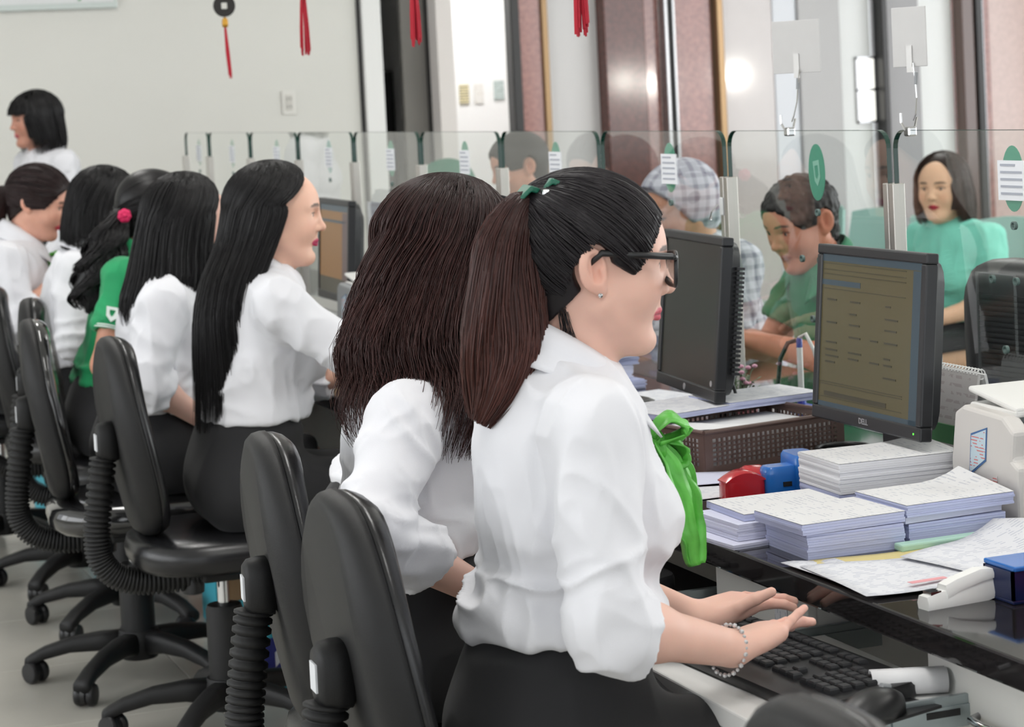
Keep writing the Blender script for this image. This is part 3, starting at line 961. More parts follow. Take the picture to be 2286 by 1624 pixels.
# keyboard tray, keyboard and mouse
M_rail = mat('zinc_rail', (168, 178, 180), .3, metal=.8)
kt = thing('keyboard_tray', 'white pull out keyboard tray at the front desk', 'tray', (1.26, 2.645, .64))
MB().bb(0, .30, -.125 - .02, .25, -.018, .012).build('board', M_white, kt, bevel=.003)
for (y, x0, x1, ln_) in [(.262, .1, .40, 'rail'), (-.155, .12, .42, 'rail')]:
    r_ = MB().bb(x0, x1, y - .004, y + .004, -.02, .022).build('rail', M_rail, kt, bevel=.001)
    MB().bb(x0 + .05, x1 - .02, y - .007, y - .004, -.006, .010).build('inner_rail', M_rail, r_)
    MB().bb(x0 + .10, x0 + .15, y - .0078, y - .007, -.003, .006).build('slot', M_blackmatte, r_)
kb = thing('keyboard', 'black keyboard on the white pull out tray', 'keyboard', (1.405, 2.745, .652), .06)
MB().rings([[(x * q, y * q, z + (.006 if x > 0 else 0) * (z > .004)) for x, y in superellipse(.092, .225, 28, 8)] for z, q in [(0, .97), (.004, 1.0), (.012, 1.0), (.017, .985)]]).build('case', M_black, kb, smooth='auto')
M_key = mat('keycap', (44, 45, 48), .5)
_k = None
def key(x, y, w_, d=.0155):
    tl = .033 * x
    R_ = [[(a * d / 2 * q, b * w_ / 2 * q, z) for a, b in [(-1, -1), (1, -1), (1, 1), (-1, 1)]] for z, q in [(0, 1.0), (.0055, .94), (.008, .78)]]
    o = MB().rings(R_).build('key', M_key, kb, loc=(x, y, .0175 + .02 * (x + .09)))
    return o


for r_ in range(6):
    x = .068 - r_ * .0195 - (.006 if r_ > 0 else 0)
    for c_ in range(13):
        y = .205 - c_ * .0195
        if r_ == 5:
            if c_ in (3, 5, 6, 7): continue
            if c_ == 4: key(x, .205 - 5 * .0195, .095); continue
        key(x, y, .0165)
    for c_ in range(3):
        if r_ in (3,): continue
        if r_ == 4 and c_ != 1: continue
        key(x, -.062 - c_ * .0195, .0165)
    for c_ in range(4):
        if r_ == 0: continue
        key(x, -.133 - c_ * .0195, .0165)
for j in range(2):
    MB().bb(-.0015, .0015, -.0015, .0015, 0, .001).build('indicator', mat('blue_led', (40, 80, 255), .4, emit=(40, 80, 255), es=2.), kb, loc=(.066, -.15 - j * .012, .0215))
ms = thing('mouse', 'black computer mouse beside the keyboard', 'mouse', (1.395, 2.475, .656), .3)
MB().bb(-.09, .10, -.03, .05, -.004, 0).build('pad', M_black, ms, bevel=.001)
R_ = []
for i in range(11):
    u = i / 10
    w_ = .031 * math.sin(PI * min(1, max(.04, u * .92 + .06))) ** .45
    h_ = .036 * math.sin(PI * min(.97, max(.03, u * .8 + .05))) ** .7
    R_.append([((u - .5) * .11, w_ * math.cos(PI * k / 12), h_ * math.sin(PI * k / 12) ** .8) for k in range(13)])
MB().rings(R_).build('shell', M_black, ms, smooth=True)
MB().tube([(.02, 0, .036), (.035, 0, .032)], .004, 8).build('wheel', M_grey, ms)
rp = thing('rolled_paper', 'rolled white paper pushed under the counter behind the mouse', 'paper roll', (1.475, 2.555, .652), -.35)
o_ = MB()
n = 30
for zz, (xa, xb) in enumerate([(-.03, .07)]):
    ring = []
    a_ = [(.015 + .003 * k / n) for k in range(n + 1)]
    R1 = [[(x, (a_[k]) * math.cos(2 * PI * 1.15 * k / n), .0195 + a_[k] * math.sin(2 * PI * 1.15 * k / n)) for k in range(n + 1)] for x in (xa, xb)]
    o_.add(R1[0] + R1[1], [(k, k + 1, n + 2 + k, n + 1 + k) for k in range(n)])
o_.build('sheet', M_paper, rp, smooth=True, solid=.0012)
# brown perforated basket with papers
bk = thing('paper_basket', 'brown perforated plastic basket holding papers beside the monitor', 'basket', (1.91, 3.865, DT), .18)
def perforated(p0, p1, z0, z1, rows, cols, name, lean=0.):
    p0, p1 = Vector((*p0, 0)), Vector((*p1, 0))
    d = (p1 - p0); L = d.length; d.normalize()
    nrm = Vector((d.y, -d.x, 0))
    H = z1 - z0
    mb = MB()
    R_ = Matrix((d, nrm, Vector((0, 0, 1)))).transposed()
    def bar(u0, u1, h0, h1):
        c = p0 + d * ((u0 + u1) / 2) + Vector((0, 0, z0 + (h0 + h1) / 2)) + nrm * lean * ((h0 + h1) / 2 / H)
        mb.box(c, (u1 - u0, .0025, h1 - h0), R_)
    m0 = .018; mz = .012
    hs = (H - 2 * mz) / rows; us = (L - 2 * m0) / cols
    bar(0, L, 0, mz); bar(0, L, H - mz, H)
    for r_ in range(1, rows):
        bar(m0, L - m0, mz + r_ * hs - hs * .19, mz + r_ * hs + hs * .19)
    bar(0, m0, mz, H - mz); bar(L - m0, L, mz, H - mz)
    for c_ in range(1, cols):
        bar(m0 + c_ * us - us * .19, m0 + c_ * us + us * .19, mz, H - mz)
    mb.build(name, M_brown, bk)


bx, by = .165, .12
perforated((-bx, -by), (bx, -by), 0, .075, 6, 26, 'front_side')
perforated((bx, -by), (bx, by), 0, .075, 6, 18, 'end_side')
perforated((bx, by), (-bx, by), 0, .075, 6, 26, 'rear_side')
perforated((-bx, by), (-bx, -by), 0, .075, 6, 18, 'end_side')
MB().bb(-bx, bx, -by, by, .0, .004).build('bottom', M_brown, bk)
rim = MB()
for a, b in [((-bx, -by), (bx, -by)), ((bx, -by), (bx, by)), ((bx, by), (-bx, by)), ((-bx, by), (-bx, -by))]:
    rim.tube([(*a, .076), (*b, .076)], .0045, 8)
rim.build('rim', M_brown, bk)
sheet('paper_in_basket', M_paper, [(1.79, 3.93), (1.93, 3.80), (1.86, 3.765), (1.765, 3.84)], DT + .066, 'folded white sheet sticking out of the brown basket')
jitter_stack('paper_bundle', M_lav, 1.86, 4.0, DT + .078, .24, .17, .010, .25, 'thin bundle lying across the left rear of the brown basket', top=M_print2, seed=21)
jitter_stack('paper_bundle', M_lav, 2.03, 4.02, DT + .078, .22, .15, .014, .12, 'thin bundle lying across the right rear of the brown basket', top=M_print2, seed=22)
jitter_stack('paper_bundle', M_paper, 1.91, 3.865, DT + .005, .30, .20, .054, .18, 'white papers filling the brown basket', seed=23)
# papers under the basket and towards the teller
sheet('folder', M_lav2, [(1.60, 3.78), (1.92, 3.66), (1.88, 3.55), (1.57, 3.64)], DT + .003, 'pale folder sticking out below the brown basket', cat='folder')
sheet('printed_sheet', M_print2, [(1.56, 3.62), (1.86, 3.56), (1.82, 3.46), (1.55, 3.5)], DT + .001, 'printed sheet lying behind the red stamps')
# monitors
M_scr = mat('screen_dim', (70, 64, 44), .3, emit=(104, 98, 66), es=.17)
M_scr_b = mat('screen_bar_blue', (40, 54, 62), .3, emit=(58, 74, 84), es=.3)
M_scr_d = mat('screen_line', (48, 46, 36), .3, emit=(70, 66, 48), es=.2)
M_scr_off = mat('screen_dark', (22, 23, 22), .3, emit=(50, 50, 47), es=.1)
M_scr_o = mat('screen_orange', (120, 84, 40), .3, emit=(130, 92, 48), es=.25)
M_bez = mat('monitor_bezel', (36, 37, 40), .36)
def monitor(x, y, zc, rz, lab, kind, tilt=.1, w_=.375, h_=.315, brand=None, stand=True):
    t = thing('monitor', lab, 'monitor', (x, y, DT), rz, 'monitors on the counter')
    Rt = Matrix.Rotation(tilt, 3, 'Y')
    c0 = Vector((0, 0, zc - DT))
    def bx_(a0, a1, b0, b1, c_0, c_1, name, m, par=t, bev=0.):
        mb = MB().bb(a0, a1, b0, b1, c_0, c_1)
        mb.v = [tuple(Rt @ Vector(v) + c0) for v in mb.v]
        return mb.build(name, m, par, bevel=bev)
    W2, H2 = w_ / 2, h_ / 2
    b = .018
    mb = MB().bb(-.012, .012, -W2, W2, H2 - b, H2).bb(-.012, .012, -W2, W2, -H2, -H2 + b * 1.35).bb(-.012, .012, -W2, -W2 + b, -H2 + b * 1.35, H2 - b).bb(-.012, .012, W2 - b, W2, -H2 + b * 1.35, H2 - b)
    mb.v = [tuple(Rt @ Vector(v) + c0) for v in mb.v]
    mb.build('bezel', M_bez, t, bevel=.003)
    mb = MB().rings([[(xx, yy * q, zz * q) for yy, zz in superellipse(W2 * .985, H2 * .985, 24, 8)] for xx, q in [(.010, 1.0), (.030, .97), (.048, .80), (.056, .62)]])
    mb.v = [tuple(Rt @ Vector(v) + c0) for v in mb.v]
    sh_ = mb.build('rear_shell', M_bez, t, smooth='auto')
    sc = bx_(-.0085, .0, -W2 + b, W2 - b, -H2 + b * 1.35, H2 - b, 'screen', {'form': M_scr, 'off': M_scr_off, 'orange': M_scr_o}[kind])
    sw, sh = w_ - 2 * b, h_ - b * 2.35
    z00 = -H2 + b * 1.35
    def rect(u0, u1, v0, v1, m, nm='screen_area'):
        bx_(-.0092, -.0086, W2 - b - u1 * sw, W2 - b - u0 * sw, z00 + v0 * sh, z00 + v1 * sh, nm, m, sc)
    if kind == 'form':
        rect(0, 1, .955, 1, M_scr_b)
        rect(0, .4, .80, .835, M_scr_b)
        rect(.92, 1, .0, .95, M_scr_b)
        rect(.0, 1, .0, .03, M_scr_b)
        rect(0.06, .7, .07, .10, M_scr_d)
        for v in (.94, .90, .87, .775, .16, .145, .06):
            rect(0, .85, v, v + .004, M_scr_d, 'screen_line')
        rr = random.Random(3)
        for v in (.70, .62, .55, .47, .42, .37, .33, .29, .25):
            for u in (.06, .3, .52, .66):
                if rr.random() < .62:
                    rect(u, u + rr.uniform(.05, .14), v, v + .012, M_scr_d, 'screen_text')
    if kind == 'orange':
        rect(0, 1, .93, 1, M_scr_b)
        rect(0, .9, .80, .83, M_scr_b)
        rect(.80, 1, .1, .92, mat('screen_mauve', (70, 56, 56), .3, emit=(92, 74, 74), es=.3))
        rect(0, 1, 0, .17, M_scr_d)
    if brand == 'DELL':
        o = text_obj('brand_mark', 'DELL', .014, mat('silver_mark', (186, 186, 190), .3, metal=.5), t, Rt @ Vector((-.0128, 0, -H2 + .012)) + c0, ROT_NEGX, bold=True)
        bx_(-.0126, -.012, -W2 + .02, -W2 + .023, -H2 + .010, -H2 + .013, 'power_light', mat('green_led', (80, 220, 60), .3, emit=(80, 230, 60), es=1.5))
    if brand == 'HP':
        for (yy, rr_) in [(W2 * .0, .007), (-W2 * .86, .006)]:
            mb = MB().lathe([(rr_, -.0130), (rr_, -.0122)], c=(0, yy, -H2 + (.012 if yy == 0 else .035)), n=16, axis='x')
            mb.v = [tuple(Rt @ Vector(v) + c0) for v in mb.v]
            mb.build('brand_mark', mat('silver_mark', (186, 186, 190), .3, metal=.5), t)
        for k in range(24):
            zz = H2 - .06 - k * .009
            bx_(.020, .036, -W2 - .003, -W2 + .008, zz - .0026, zz + .0026, 'vent_rib', M_bez, sh_)
    if stand:
        MB().bb(.03, .06, -.035, .035, 0.01, zc - DT).build('stand_neck', M_black, t, bevel=.006)
        MB().rings([[(x_ * q + .04, y_ * q, z_) for x_, y_ in superellipse(.085, .12, 24, 2.6)] for z_, q in [(0, .98), (.004, 1), (.010, .97), (.014, .85)]]).build('stand_base', M_black, t, smooth='auto')
    MB().tube([(.05, -.06, zc - DT - .12), (.06, -.07, zc - DT - .17), (.05, -.05, .03), (.09, -.09, .01)], .0035, 6).tube([(.05, .02, zc - DT - .12), (.07, .0, zc - DT - .2), (.09, -.03, .02)], .0035, 6).build('cable', M_blackmatte, t)
    return t


monitor(1.955, 3.41, 1.012, .0, 'black monitor showing a dim yellowish form, nearest of the monitors', 'form', .09, brand='DELL')
monitor(1.95, 4.12, 1.005, -.12, 'dark blank black monitor beside the spectacled face', 'off', .10, brand='HP', h_=.325)
monitor(1.97, 5.87, 1.005, .0, 'black monitor peeking out above brown hair', 'off', .05)
monitor(1.95, 6.68, 1.01, -.05, 'black monitor with an orange window beside the long haired face', 'orange', .06, w_=.40)
monitor(1.9, 7.75, .98, .0, 'small pale lit monitor low behind the long haired chin', 'off', .06, w_=.40)
# ================================================================== people: implicit-surface toolkit
def vnoise(P, seed=0):
    P = np.asarray(P, np.float32)
    i = np.floor(P).astype(np.int64)
    f = P - i
    u = f * f * (3 - 2 * f)
    out = np.zeros(len(P), np.float32)
    for dx in (0, 1):
        for dy in (0, 1):
            for dz in (0, 1):
                h = (i[:, 0] + dx) * 374761393 + (i[:, 1] + dy) * 668265263 + (i[:, 2] + dz) * 2147483647 + seed * 974634777
                h = (h ^ (h >> 13)) * 1274126177
                h = ((h ^ (h >> 16)) & 0xffff).astype(np.float32) / 32767.5 - 1
                w = (u[:, 0] if dx else 1 - u[:, 0]) * (u[:, 1] if dy else 1 - u[:, 1]) * (u[:, 2] if dz else 1 - u[:, 2])
                out += h * w
    return out


def smin(a, b, k):
    if k <= 0:
        return np.minimum(a, b)
    h = np.clip(.5 + .5 * (b - a) / k, 0, 1)
    return b + (a - b) * h - k * h * (1 - h)


class SDF:
    def __init__(s, lo, hi, res):
        s.lo = np.array(lo, np.float64) - 3 * res
        s.res = res
        s.n = np.ceil((np.array(hi) + 3 * res - s.lo) / res).astype(int) + 1
        s.f = np.full(s.n, .3, np.float32)
        s.ax = [(s.lo[d] + res * np.arange(s.n[d])).astype(np.float32) for d in range(3)]

    def sub(s, lo, hi):
        sl = []
        for d in range(3):
            a = max(0, int(math.floor((lo[d] - s.lo[d]) / s.res)))
            b = min(s.n[d], int(math.ceil((hi[d] - s.lo[d]) / s.res)) + 1)
            if b <= a:
                return None, None
            sl.append(slice(a, b))
        g = (s.ax[0][sl[0]][:, None, None], s.ax[1][sl[1]][None, :, None], s.ax[2][sl[2]][None, None, :])
        return tuple(sl), g

    def put(s, sl, d, k, op):
        if op == 'u':
            s.f[sl] = smin(s.f[sl], d, k)
        elif op == 's':
            s.f[sl] = -smin(-s.f[sl], d, k)
        elif op == 'i':
            s.f[sl] = -smin(-s.f[sl], -d, k)

    def cap(s, a, b, ra, rb, k=.01, op='u', clip=None):
        a, b = np.array(a, float), np.array(b, float)
        m = max(ra, rb) + k + 3 * s.res
        sl, g = s.sub(np.minimum(a, b) - m, np.maximum(a, b) + m)
        if sl is None:
            return s
        ab = b - a
        L2 = max(float(ab @ ab), 1e-9)
        px, py, pz = g[0] - a[0], g[1] - a[1], g[2] - a[2]
        t = np.clip((px * ab[0] + py * ab[1] + pz * ab[2]) / L2, 0, 1)
        d = np.sqrt((px - ab[0] * t) ** 2 + (py - ab[1] * t) ** 2 + (pz - ab[2] * t) ** 2) - (ra + (rb - ra) * t)
        if clip is not None:
            c, n = clip
            n = np.array(n) / np.linalg.norm(n)
            d = np.maximum(d, (g[0] - c[0]) * n[0] + (g[1] - c[1]) * n[1] + (g[2] - c[2]) * n[2])
        s.put(sl, d, k, op)
        return s

    def ell(s, c, r, R=None, k=.01, op='u'):
        c, r = np.array(c, float), np.array(r, float)
        m = r.max() + k + 3 * s.res
        if R is None:
            sl, g = s.sub(c - r - k - 3 * s.res, c + r + k + 3 * s.res)
        else:
            sl, g = s.sub(c - m, c + m)
        if sl is None:
            return s
        px, py, pz = g[0] - c[0], g[1] - c[1], g[2] - c[2]
        if R is not None:   # columns of R = local axes in world
            px, py, pz = (R[0, 0] * px + R[1, 0] * py + R[2, 0] * pz, R[0, 1] * px + R[1, 1] * py + R[2, 1] * pz, R[0, 2] * px + R[1, 2] * py + R[2, 2] * pz)
        k0 = np.sqrt((px / r[0]) ** 2 + (py / r[1]) ** 2 + (pz / r[2]) ** 2)
        k1 = np.sqrt((px / r[0] ** 2) ** 2 + (py / r[1] ** 2) ** 2 + (pz / r[2] ** 2) ** 2)
        d = k0 * (k0 - 1) / np.maximum(k1, 1e-6)
        s.put(sl, d.astype(np.float32), k, op)
        return s

    def plane(s, c, n, k=.005):
        """keep the side against n"""
        n = np.array(n, float) / np.linalg.norm(n)
        d = (s.ax[0][:, None, None] - c[0]) * n[0] + (s.ax[1][None, :, None] - c[1]) * n[1] + (s.ax[2][None, None, :] - c[2]) * n[2]
        s.f = -smin(-s.f, -d.astype(np.float32), k)
        return s

    def mesh(s):
        f = s.f
        ins = f < 0
        c = np.zeros(tuple(np.array(f.shape) - 1), np.int8)
        for dx in (0, 1):
            for dy in (0, 1):
                for dz in (0, 1):
                    c += ins[dx:f.shape[0] - 1 + dx, dy:f.shape[1] - 1 + dy, dz:f.shape[2] - 1 + dz]
        act = np.argwhere((c > 0) & (c < 8))
        if len(act) == 0:
            return np.zeros((0, 3)), np.zeros((0, 4), int)
        idx = np.full(c.shape, -1, np.int32)
        idx[act[:, 0], act[:, 1], act[:, 2]] = np.arange(len(act))
        cor = np.array([(x, y, z) for x in (0, 1) for y in (0, 1) for z in (0, 1)])
        val = np.stack([f[act[:, 0] + q[0], act[:, 1] + q[1], act[:, 2] + q[2]] for q in cor], 1)
        acc = np.zeros((len(act), 3)); cnt = np.zeros(len(act))
        for i in range(8):
            for j in range(i + 1, 8):
                if abs(cor[i] - cor[j]).sum() != 1:
                    continue
                a, b = val[:, i], val[:, j]
                m = (a < 0) != (b < 0)
                t = a[m] / (a[m] - b[m])
                acc[m] += cor[i] + (cor[j] - cor[i]) * t[:, None]
                cnt[m] += 1
        V = s.lo + s.res * (act + acc / cnt[:, None])
        F = []
        for ax in range(3):
            o = [d for d in range(3) if d != ax]
            sa = [slice(None)] * 3; sb = [slice(None)] * 3
            sa[ax] = slice(0, -1); sb[ax] = slice(1, None)
            ch_ = ins[tuple(sa)] != ins[tuple(sb)]
            e = np.argwhere(ch_)
            e = e[(e[:, o[0]] > 0) & (e[:, o[1]] > 0) & (e[:, o[0]] < f.shape[o[0]] - 1) & (e[:, o[1]] < f.shape[o[1]] - 1)]
            q = []
            for (u, v) in ((1, 1), (0, 1), (0, 0), (1, 0)):
                g = e.copy(); g[:, o[0]] -= u; g[:, o[1]] -= v
                q.append(idx[g[:, 0], g[:, 1], g[:, 2]])
            q = np.stack(q, 1)
            flip = ins[e[:, 0], e[:, 1], e[:, 2]]
            if ax == 1:
                flip = ~flip
            q[~flip] = q[~flip][:, ::-1]
            F.append(q)
        F = np.concatenate(F)
        return V, F[(F >= 0).all(1)]


def vnormals(V, F):
    n = np.cross(V[F[:, 2]] - V[F[:, 0]], V[F[:, 3]] - V[F[:, 1]])
    N = np.zeros_like(V)
    for k in range(4):
        np.add.at(N, F[:, k], n)
    return N / np.maximum(np.linalg.norm(N, axis=1, keepdims=True), 1e-12)


def smooth_mesh(V, F, it=1, lam=.5):
    for _ in range(it):
        A = np.zeros_like(V); C = np.zeros(len(V))
        for k in range(4):
            np.add.at(A, F[:, k], V[F[:, (k + 1) % 4]] + V[F[:, (k + 3) % 4]])
            np.add.at(C, F[:, k], 2)
        V = V + lam * (A / np.maximum(C, 1)[:, None] - V)
    return V


def np_obj(name, V, F, m, parent=None, origin=(0, 0, 0), col=None, smooth=True):
    me = bpy.data.meshes.new(name)
    V = np.asarray(V, np.float64) - np.asarray(origin)
    me.vertices.add(len(V)); me.vertices.foreach_set('co', V.astype(np.float32).ravel())
    k = F.shape[1]
    me.loops.add(F.size); me.loops.foreach_set('vertex_index', F.astype(np.int32).ravel())
    me.polygons.add(len(F))
    me.polygons.foreach_set('loop_start', np.arange(0, F.size, k, dtype=np.int32))
    me.polygons.foreach_set('loop_total', np.full(len(F), k, np.int32))
    me.update(calc_edges=True)
    me.validate()
    if smooth:
        me.polygons.foreach_set('use_smooth', np.ones(len(me.polygons), bool))
    if col is not None:
        a = me.attributes.new('Col', 'FLOAT_COLOR', 'POINT')
        a.data.foreach_set('color', np.concatenate([col, np.ones((len(col), 1))], 1).astype(np.float32).ravel())
    me.materials.append(m)
    o = bpy.data.objects.new(name, me)
    COL.objects.link(o)
    if parent:
        o.parent = parent
    else:
        o.location = origin
    return o


def rotm(yaw=0., pitch=0., roll=0.):
    """head frame: x forward, y left, z up; pitch > 0 looks down"""
    return np.array(Matrix.Rotation(yaw, 3, 'Z') @ Matrix.Rotation(pitch, 3, 'Y') @ Matrix.Rotation(roll, 3, 'X'))


lin = lambda *c: np.array(srgb(*c)[:3])

# ------------------------------------------------------------------ head
HEAD_EC = np.array((-.014, 0, .03))
HEAD_ER = np.array((.098, .077, .085))


def head_prims(S, c, R, s_=1., neck=None, male=False, ears=True):
    P = lambda x, y, z: c + R @ (np.array((x, y, z)) * s_)
    q = lambda *r: np.array(r) * s_
    S.ell(P(*HEAD_EC), HEAD_ER * s_, R, .01)
    S.ell(P(.028, 0, .022), q(.064, .064, .066), R, .03 * s_)
    S.ell(P(.028, 0, -.035), q(.056, .057, .066), R, .03 * s_)
    for sg in (-1, 1):
        S.cap(P(-.004, sg * .052, -.045), P(.05, sg * .020, -.096), .022 * s_, .017 * s_, .03 * s_)
        S.ell(P(.046, sg * .036, -.028), q(.030, .026, .030), R, .022 * s_)
    S.ell(P(.064, 0, -.098), q(.019, .022, .017), R, .018 * s_)
    S.ell(P(.030, 0, -.082), q(.035, .035, .024), R, .02 * s_)
    # brow, sockets, eyeballs' lids
    for sg in (-1, 1):
        S.cap(P(.080, sg * .012, .020), P(.066, sg * .046, .020), .008 * s_, .007 * s_, .012 * s_)
        S.ell(P(.091, sg * .031, .003), q(.016, .019, .0105), R, .010 * s_, 's')
        S.ell(P(.0665, sg * .031, .002), q(.0145, .0165, .0125), R, .006 * s_)
        S.cap(P(.0805, sg * .019, .0065), P(.0735, sg * .044, .0065), .0030 * s_, .0026 * s_, .004 * s_)
    # nose
    S.cap(P(.082, 0, .014), P(.0975, 0, -.022), .0072 * s_, .0082 * s_, .012 * s_)
    S.ell(P(.0995, 0, -.028), q(.0105, .0105, .0092), R, .007 * s_)
    for sg in (-1, 1):
        S.ell(P(.088, sg * .0115, -.031), q(.0095, .0066, .0074), R, .005 * s_)
        S.ell(P(.094, sg * .0062, -.0385), q(.005, .0035, .003), R, .003 * s_, 's')
    S.cap(P(.083, 0, -.042), P(.0815, 0, -.052), .006 * s_, .0075 * s_, .009 * s_)
    # lips
    for sg in (-1, 1):
        S.cap(P(.0868, 0, -.0580), P(.074, sg * .021, -.0615), .0042 * s_, .0024 * s_, .004 * s_)
        S.cap(P(.0845, 0, -.0675), P(.073, sg * .019, -.0635), .0050 * s_, .0024 * s_, .004 * s_)
        S.cap(P(.0925, sg * .001, -.0626), P(.078, sg * .020, -.0625), .0011 * s_, .0012 * s_, .003 * s_, 's')
    S.ell(P(.084, 0, -.079), q(.007, .014, .005), R, .006 * s_, 's')
    if ears:
        for sg in (-1, 1):
            Re = R @ np.array(Matrix.Rotation(-sg * .34, 3, 'Z') @ Matrix.Rotation(-.2, 3, 'Y'))
            e = P(-.017, sg * .0825, -.002)
            T = lambda x, y, z: e + Re @ (np.array((x, y, z)) * s_)
            S.ell(T(0, 0, .003), q(.0205, .0072, .0300), Re, .004 * s_)
            S.ell(T(.006, 0, -.022), q(.0095, .006, .0125), Re, .006 * s_)
            S.ell(T(.003, sg * .0085, .005), q(.0138, .0105, .0210), Re, .0015 * s_, 's')
            S.cap(T(.012, sg * .002, -.012), T(.011, sg * .002, .0), .0038 * s_, .003 * s_, .004 * s_)
            S.cap(T(-.005, sg * .0015, -.008), T(-.004, sg * .0015, .016), .0030 * s_, .0024 * s_, .002 * s_)
    if neck is not None:
        S.cap(P(-.018, 0, -.055), neck, .053 * s_, .056, .025)
        S.cap(P(-.028, 0, -.02), (np.array(P(-.03, 0, -.1)) + neck) / 2, .05 * s_, .05, .02)


def skin_col(V, c, R, s_, skin, lips, brow=True):
    q = ((V - c) @ R) / s_
    C = np.tile(skin, (len(V), 1))
    n = vnoise(V * 60, 3)[:, None]
    C = C * (1 + .035 * n)
    x, y, z = q[:, 0], np.abs(q[:, 1]), q[:, 2]
    near = (x > .03) & (np.abs(q[:, 1]) < .07)

    def mix(w, col):
        w = np.clip(w, 0, 1)[:, None]
        return C * (1 - w) + col * w
    # lips: between the two arcs
    d = np.sqrt(((y) / .022) ** 2 + ((z + .0628) / (.0092 * np.clip(1 - (y / .03) ** 2, .2, 1))) ** 2)
    C = mix(np.where(near & (x > .066), np.clip((1.08 - d) * 7, 0, 1), 0), lips)
    d = np.sqrt(((z + .0628) / .0012) ** 2 + (y / .022) ** 2)
    C = mix(np.where(near & (x > .066), np.clip((1.1 - d) * 3, 0, 1) * .8, 0), lips * .35)
    # cheeks, nose tip warmth
    d = np.sqrt(((y - .042) / .026) ** 2 + ((z + .026) / .022) ** 2)
    C = mix(np.where(near, np.clip(1 - d, 0, 1) * .35, 0), skin * np.array((1.0, .70, .66)))
    if brow:
        zb = .0255 - 6 * (y - .032) ** 2 - .05 * np.maximum(y - .036, 0)
        d = np.sqrt(((y - .032) / .0195) ** 2 + ((z - zb) / .0036) ** 2)
        C = mix(np.where(near, np.clip((1.15 - d) * 4, 0, 1) * .85, 0), np.array((.018, .013, .012)))
        zl = .0075 - 9 * (y - .031) ** 2
        d = np.sqrt(((y - .032) / .0165) ** 2 + ((z - zl) / .0020) ** 2)
        C = mix(np.where(near & (x > .055), np.clip((1.15 - d) * 4, 0, 1) * .9, 0), np.array((.012, .010, .010)))
    # ears run a little redder, with the bowl's shade painted in deepest
    d = np.sqrt(((x + .016) / .024) ** 2 + ((y - .084) / .014) ** 2 + ((z + .002) / .034) ** 2)
    C = mix(np.clip(1.15 - d, 0, 1) * .45, skin * np.array((.92, .62, .56)))
    # nostrils
    d = np.sqrt((y - .0062) ** 2 + ((x - .094)) ** 2 + (z + .038) ** 2)
    C = mix(np.clip((.0052 - d) / .002, 0, 1) * .8, skin * .12)
    return C


# ------------------------------------------------------------------ hand
def hand_prims(S, w, fwd, up, side, curl=(.15, .2, .2, .25), s_=1., thumb_out=.6, thumb_up=-.12, spread=.06, lift=(0, 0, 0, 0), wr=.024):
    fwd = np.array(fwd, float); fwd /= np.linalg.norm(fwd)
    up = np.array(up, float); up -= fwd * (up @ fwd); up /= np.linalg.norm(up)
    lat = np.cross(up, fwd) * (-side)       # towards the thumb (side +1 = left hand)
    w = np.array(w, float)
    off = [.027, .0095, -.0085, -.025]
    kn = [.083, .087, .083, .074]
    ln = [.070, .078, .071, .056]
    rad = [.0086, .0088, .0083, .0072]
    for i in range(4):
        k_ = w + fwd * kn[i] * s_ + lat * off[i] * s_
        S.cap(w + lat * off[i] * .55 * s_, k_, wr * .62, .0112 * s_, .016 * s_)
    S.ell(w + fwd * .045 * s_ - up * .003, np.array((.044, .036, .0155)) * s_, np.stack([fwd, lat, up], 1), .012 * s_)
    for i in range(4):
        p = w + fwd * kn[i] * s_ + lat * off[i] * s_
        d = fwd + lat * spread * (1.5 - i) * .66
        a = -lift[i]
        for j, fr_ in enumerate((.46, .30, .24)):
            a += curl[i] * (.6 if j == 0 else 1.2)
            dd = d * math.cos(a) - up * math.sin(a)
            dd /= np.linalg.norm(dd)
            q = p + dd * ln[i] * fr_ * s_
            S.cap(p, q, rad[i] * (1 - .07 * j) * s_, rad[i] * (1 - .07 * (j + 1)) * s_, .0025 * s_)
            p = q
    # thumb leaves the side of the palm near its base
    p = w + fwd * .022 * s_ + lat * .018 * s_ - up * .004
    d = fwd * .72 + lat * thumb_out + up * thumb_up
    for j, (l_, r0, r1) in enumerate(((.040, .0145, .0105), (.030, .0102, .0092), (.026, .0090, .0075))):
        dd = d / np.linalg.norm(d)
        q = p + dd * l_ * s_
        S.cap(p, q, r0 * s_, r1 * s_, .008 * s_ if j == 0 else .003 * s_)
        p = q
        d = dd + fwd * .28
    return w + fwd * .16


# ------------------------------------------------------------------ hair
def strands_mesh(P, r0, r1, ref=None):
    """P (N,K,3) -> three-sided tapered tubes"""
    N, K, _ = P.shape
    T = np.gradient(P, axis=1)
    T /= np.maximum(np.linalg.norm(T, axis=2, keepdims=True), 1e-9)
    U = np.cross(T, np.array((.31, .77, .55)))
    U /= np.maximum(np.linalg.norm(U, axis=2, keepdims=True), 1e-9)
    B = np.cross(T, U)
    r = np.linspace(1, 0, K)[None, :, None]
    rad = r1 + (r0 - r1) * np.minimum(1, r * 3.0)
    ph = RNG.uniform(0, 6.28, (N, 1, 1))
    V = []
    for k in range(3):
        an = ph + 2 * PI * k / 3
        V.append(P + rad * (U * np.cos(an) + B * np.sin(an)))
    V = np.stack(V, 2).reshape(-1, 3)
    base = (np.arange(N)[:, None] * K + np.arange(K - 1)[None, :]).reshape(-1) * 3
    F = []
    for k in range(3):
        k2 = (k + 1) % 3
        F.append(np.stack([base + k, base + k2, base + 3 + k2, base + 3 + k], 1))
    return V, np.concatenate(F)


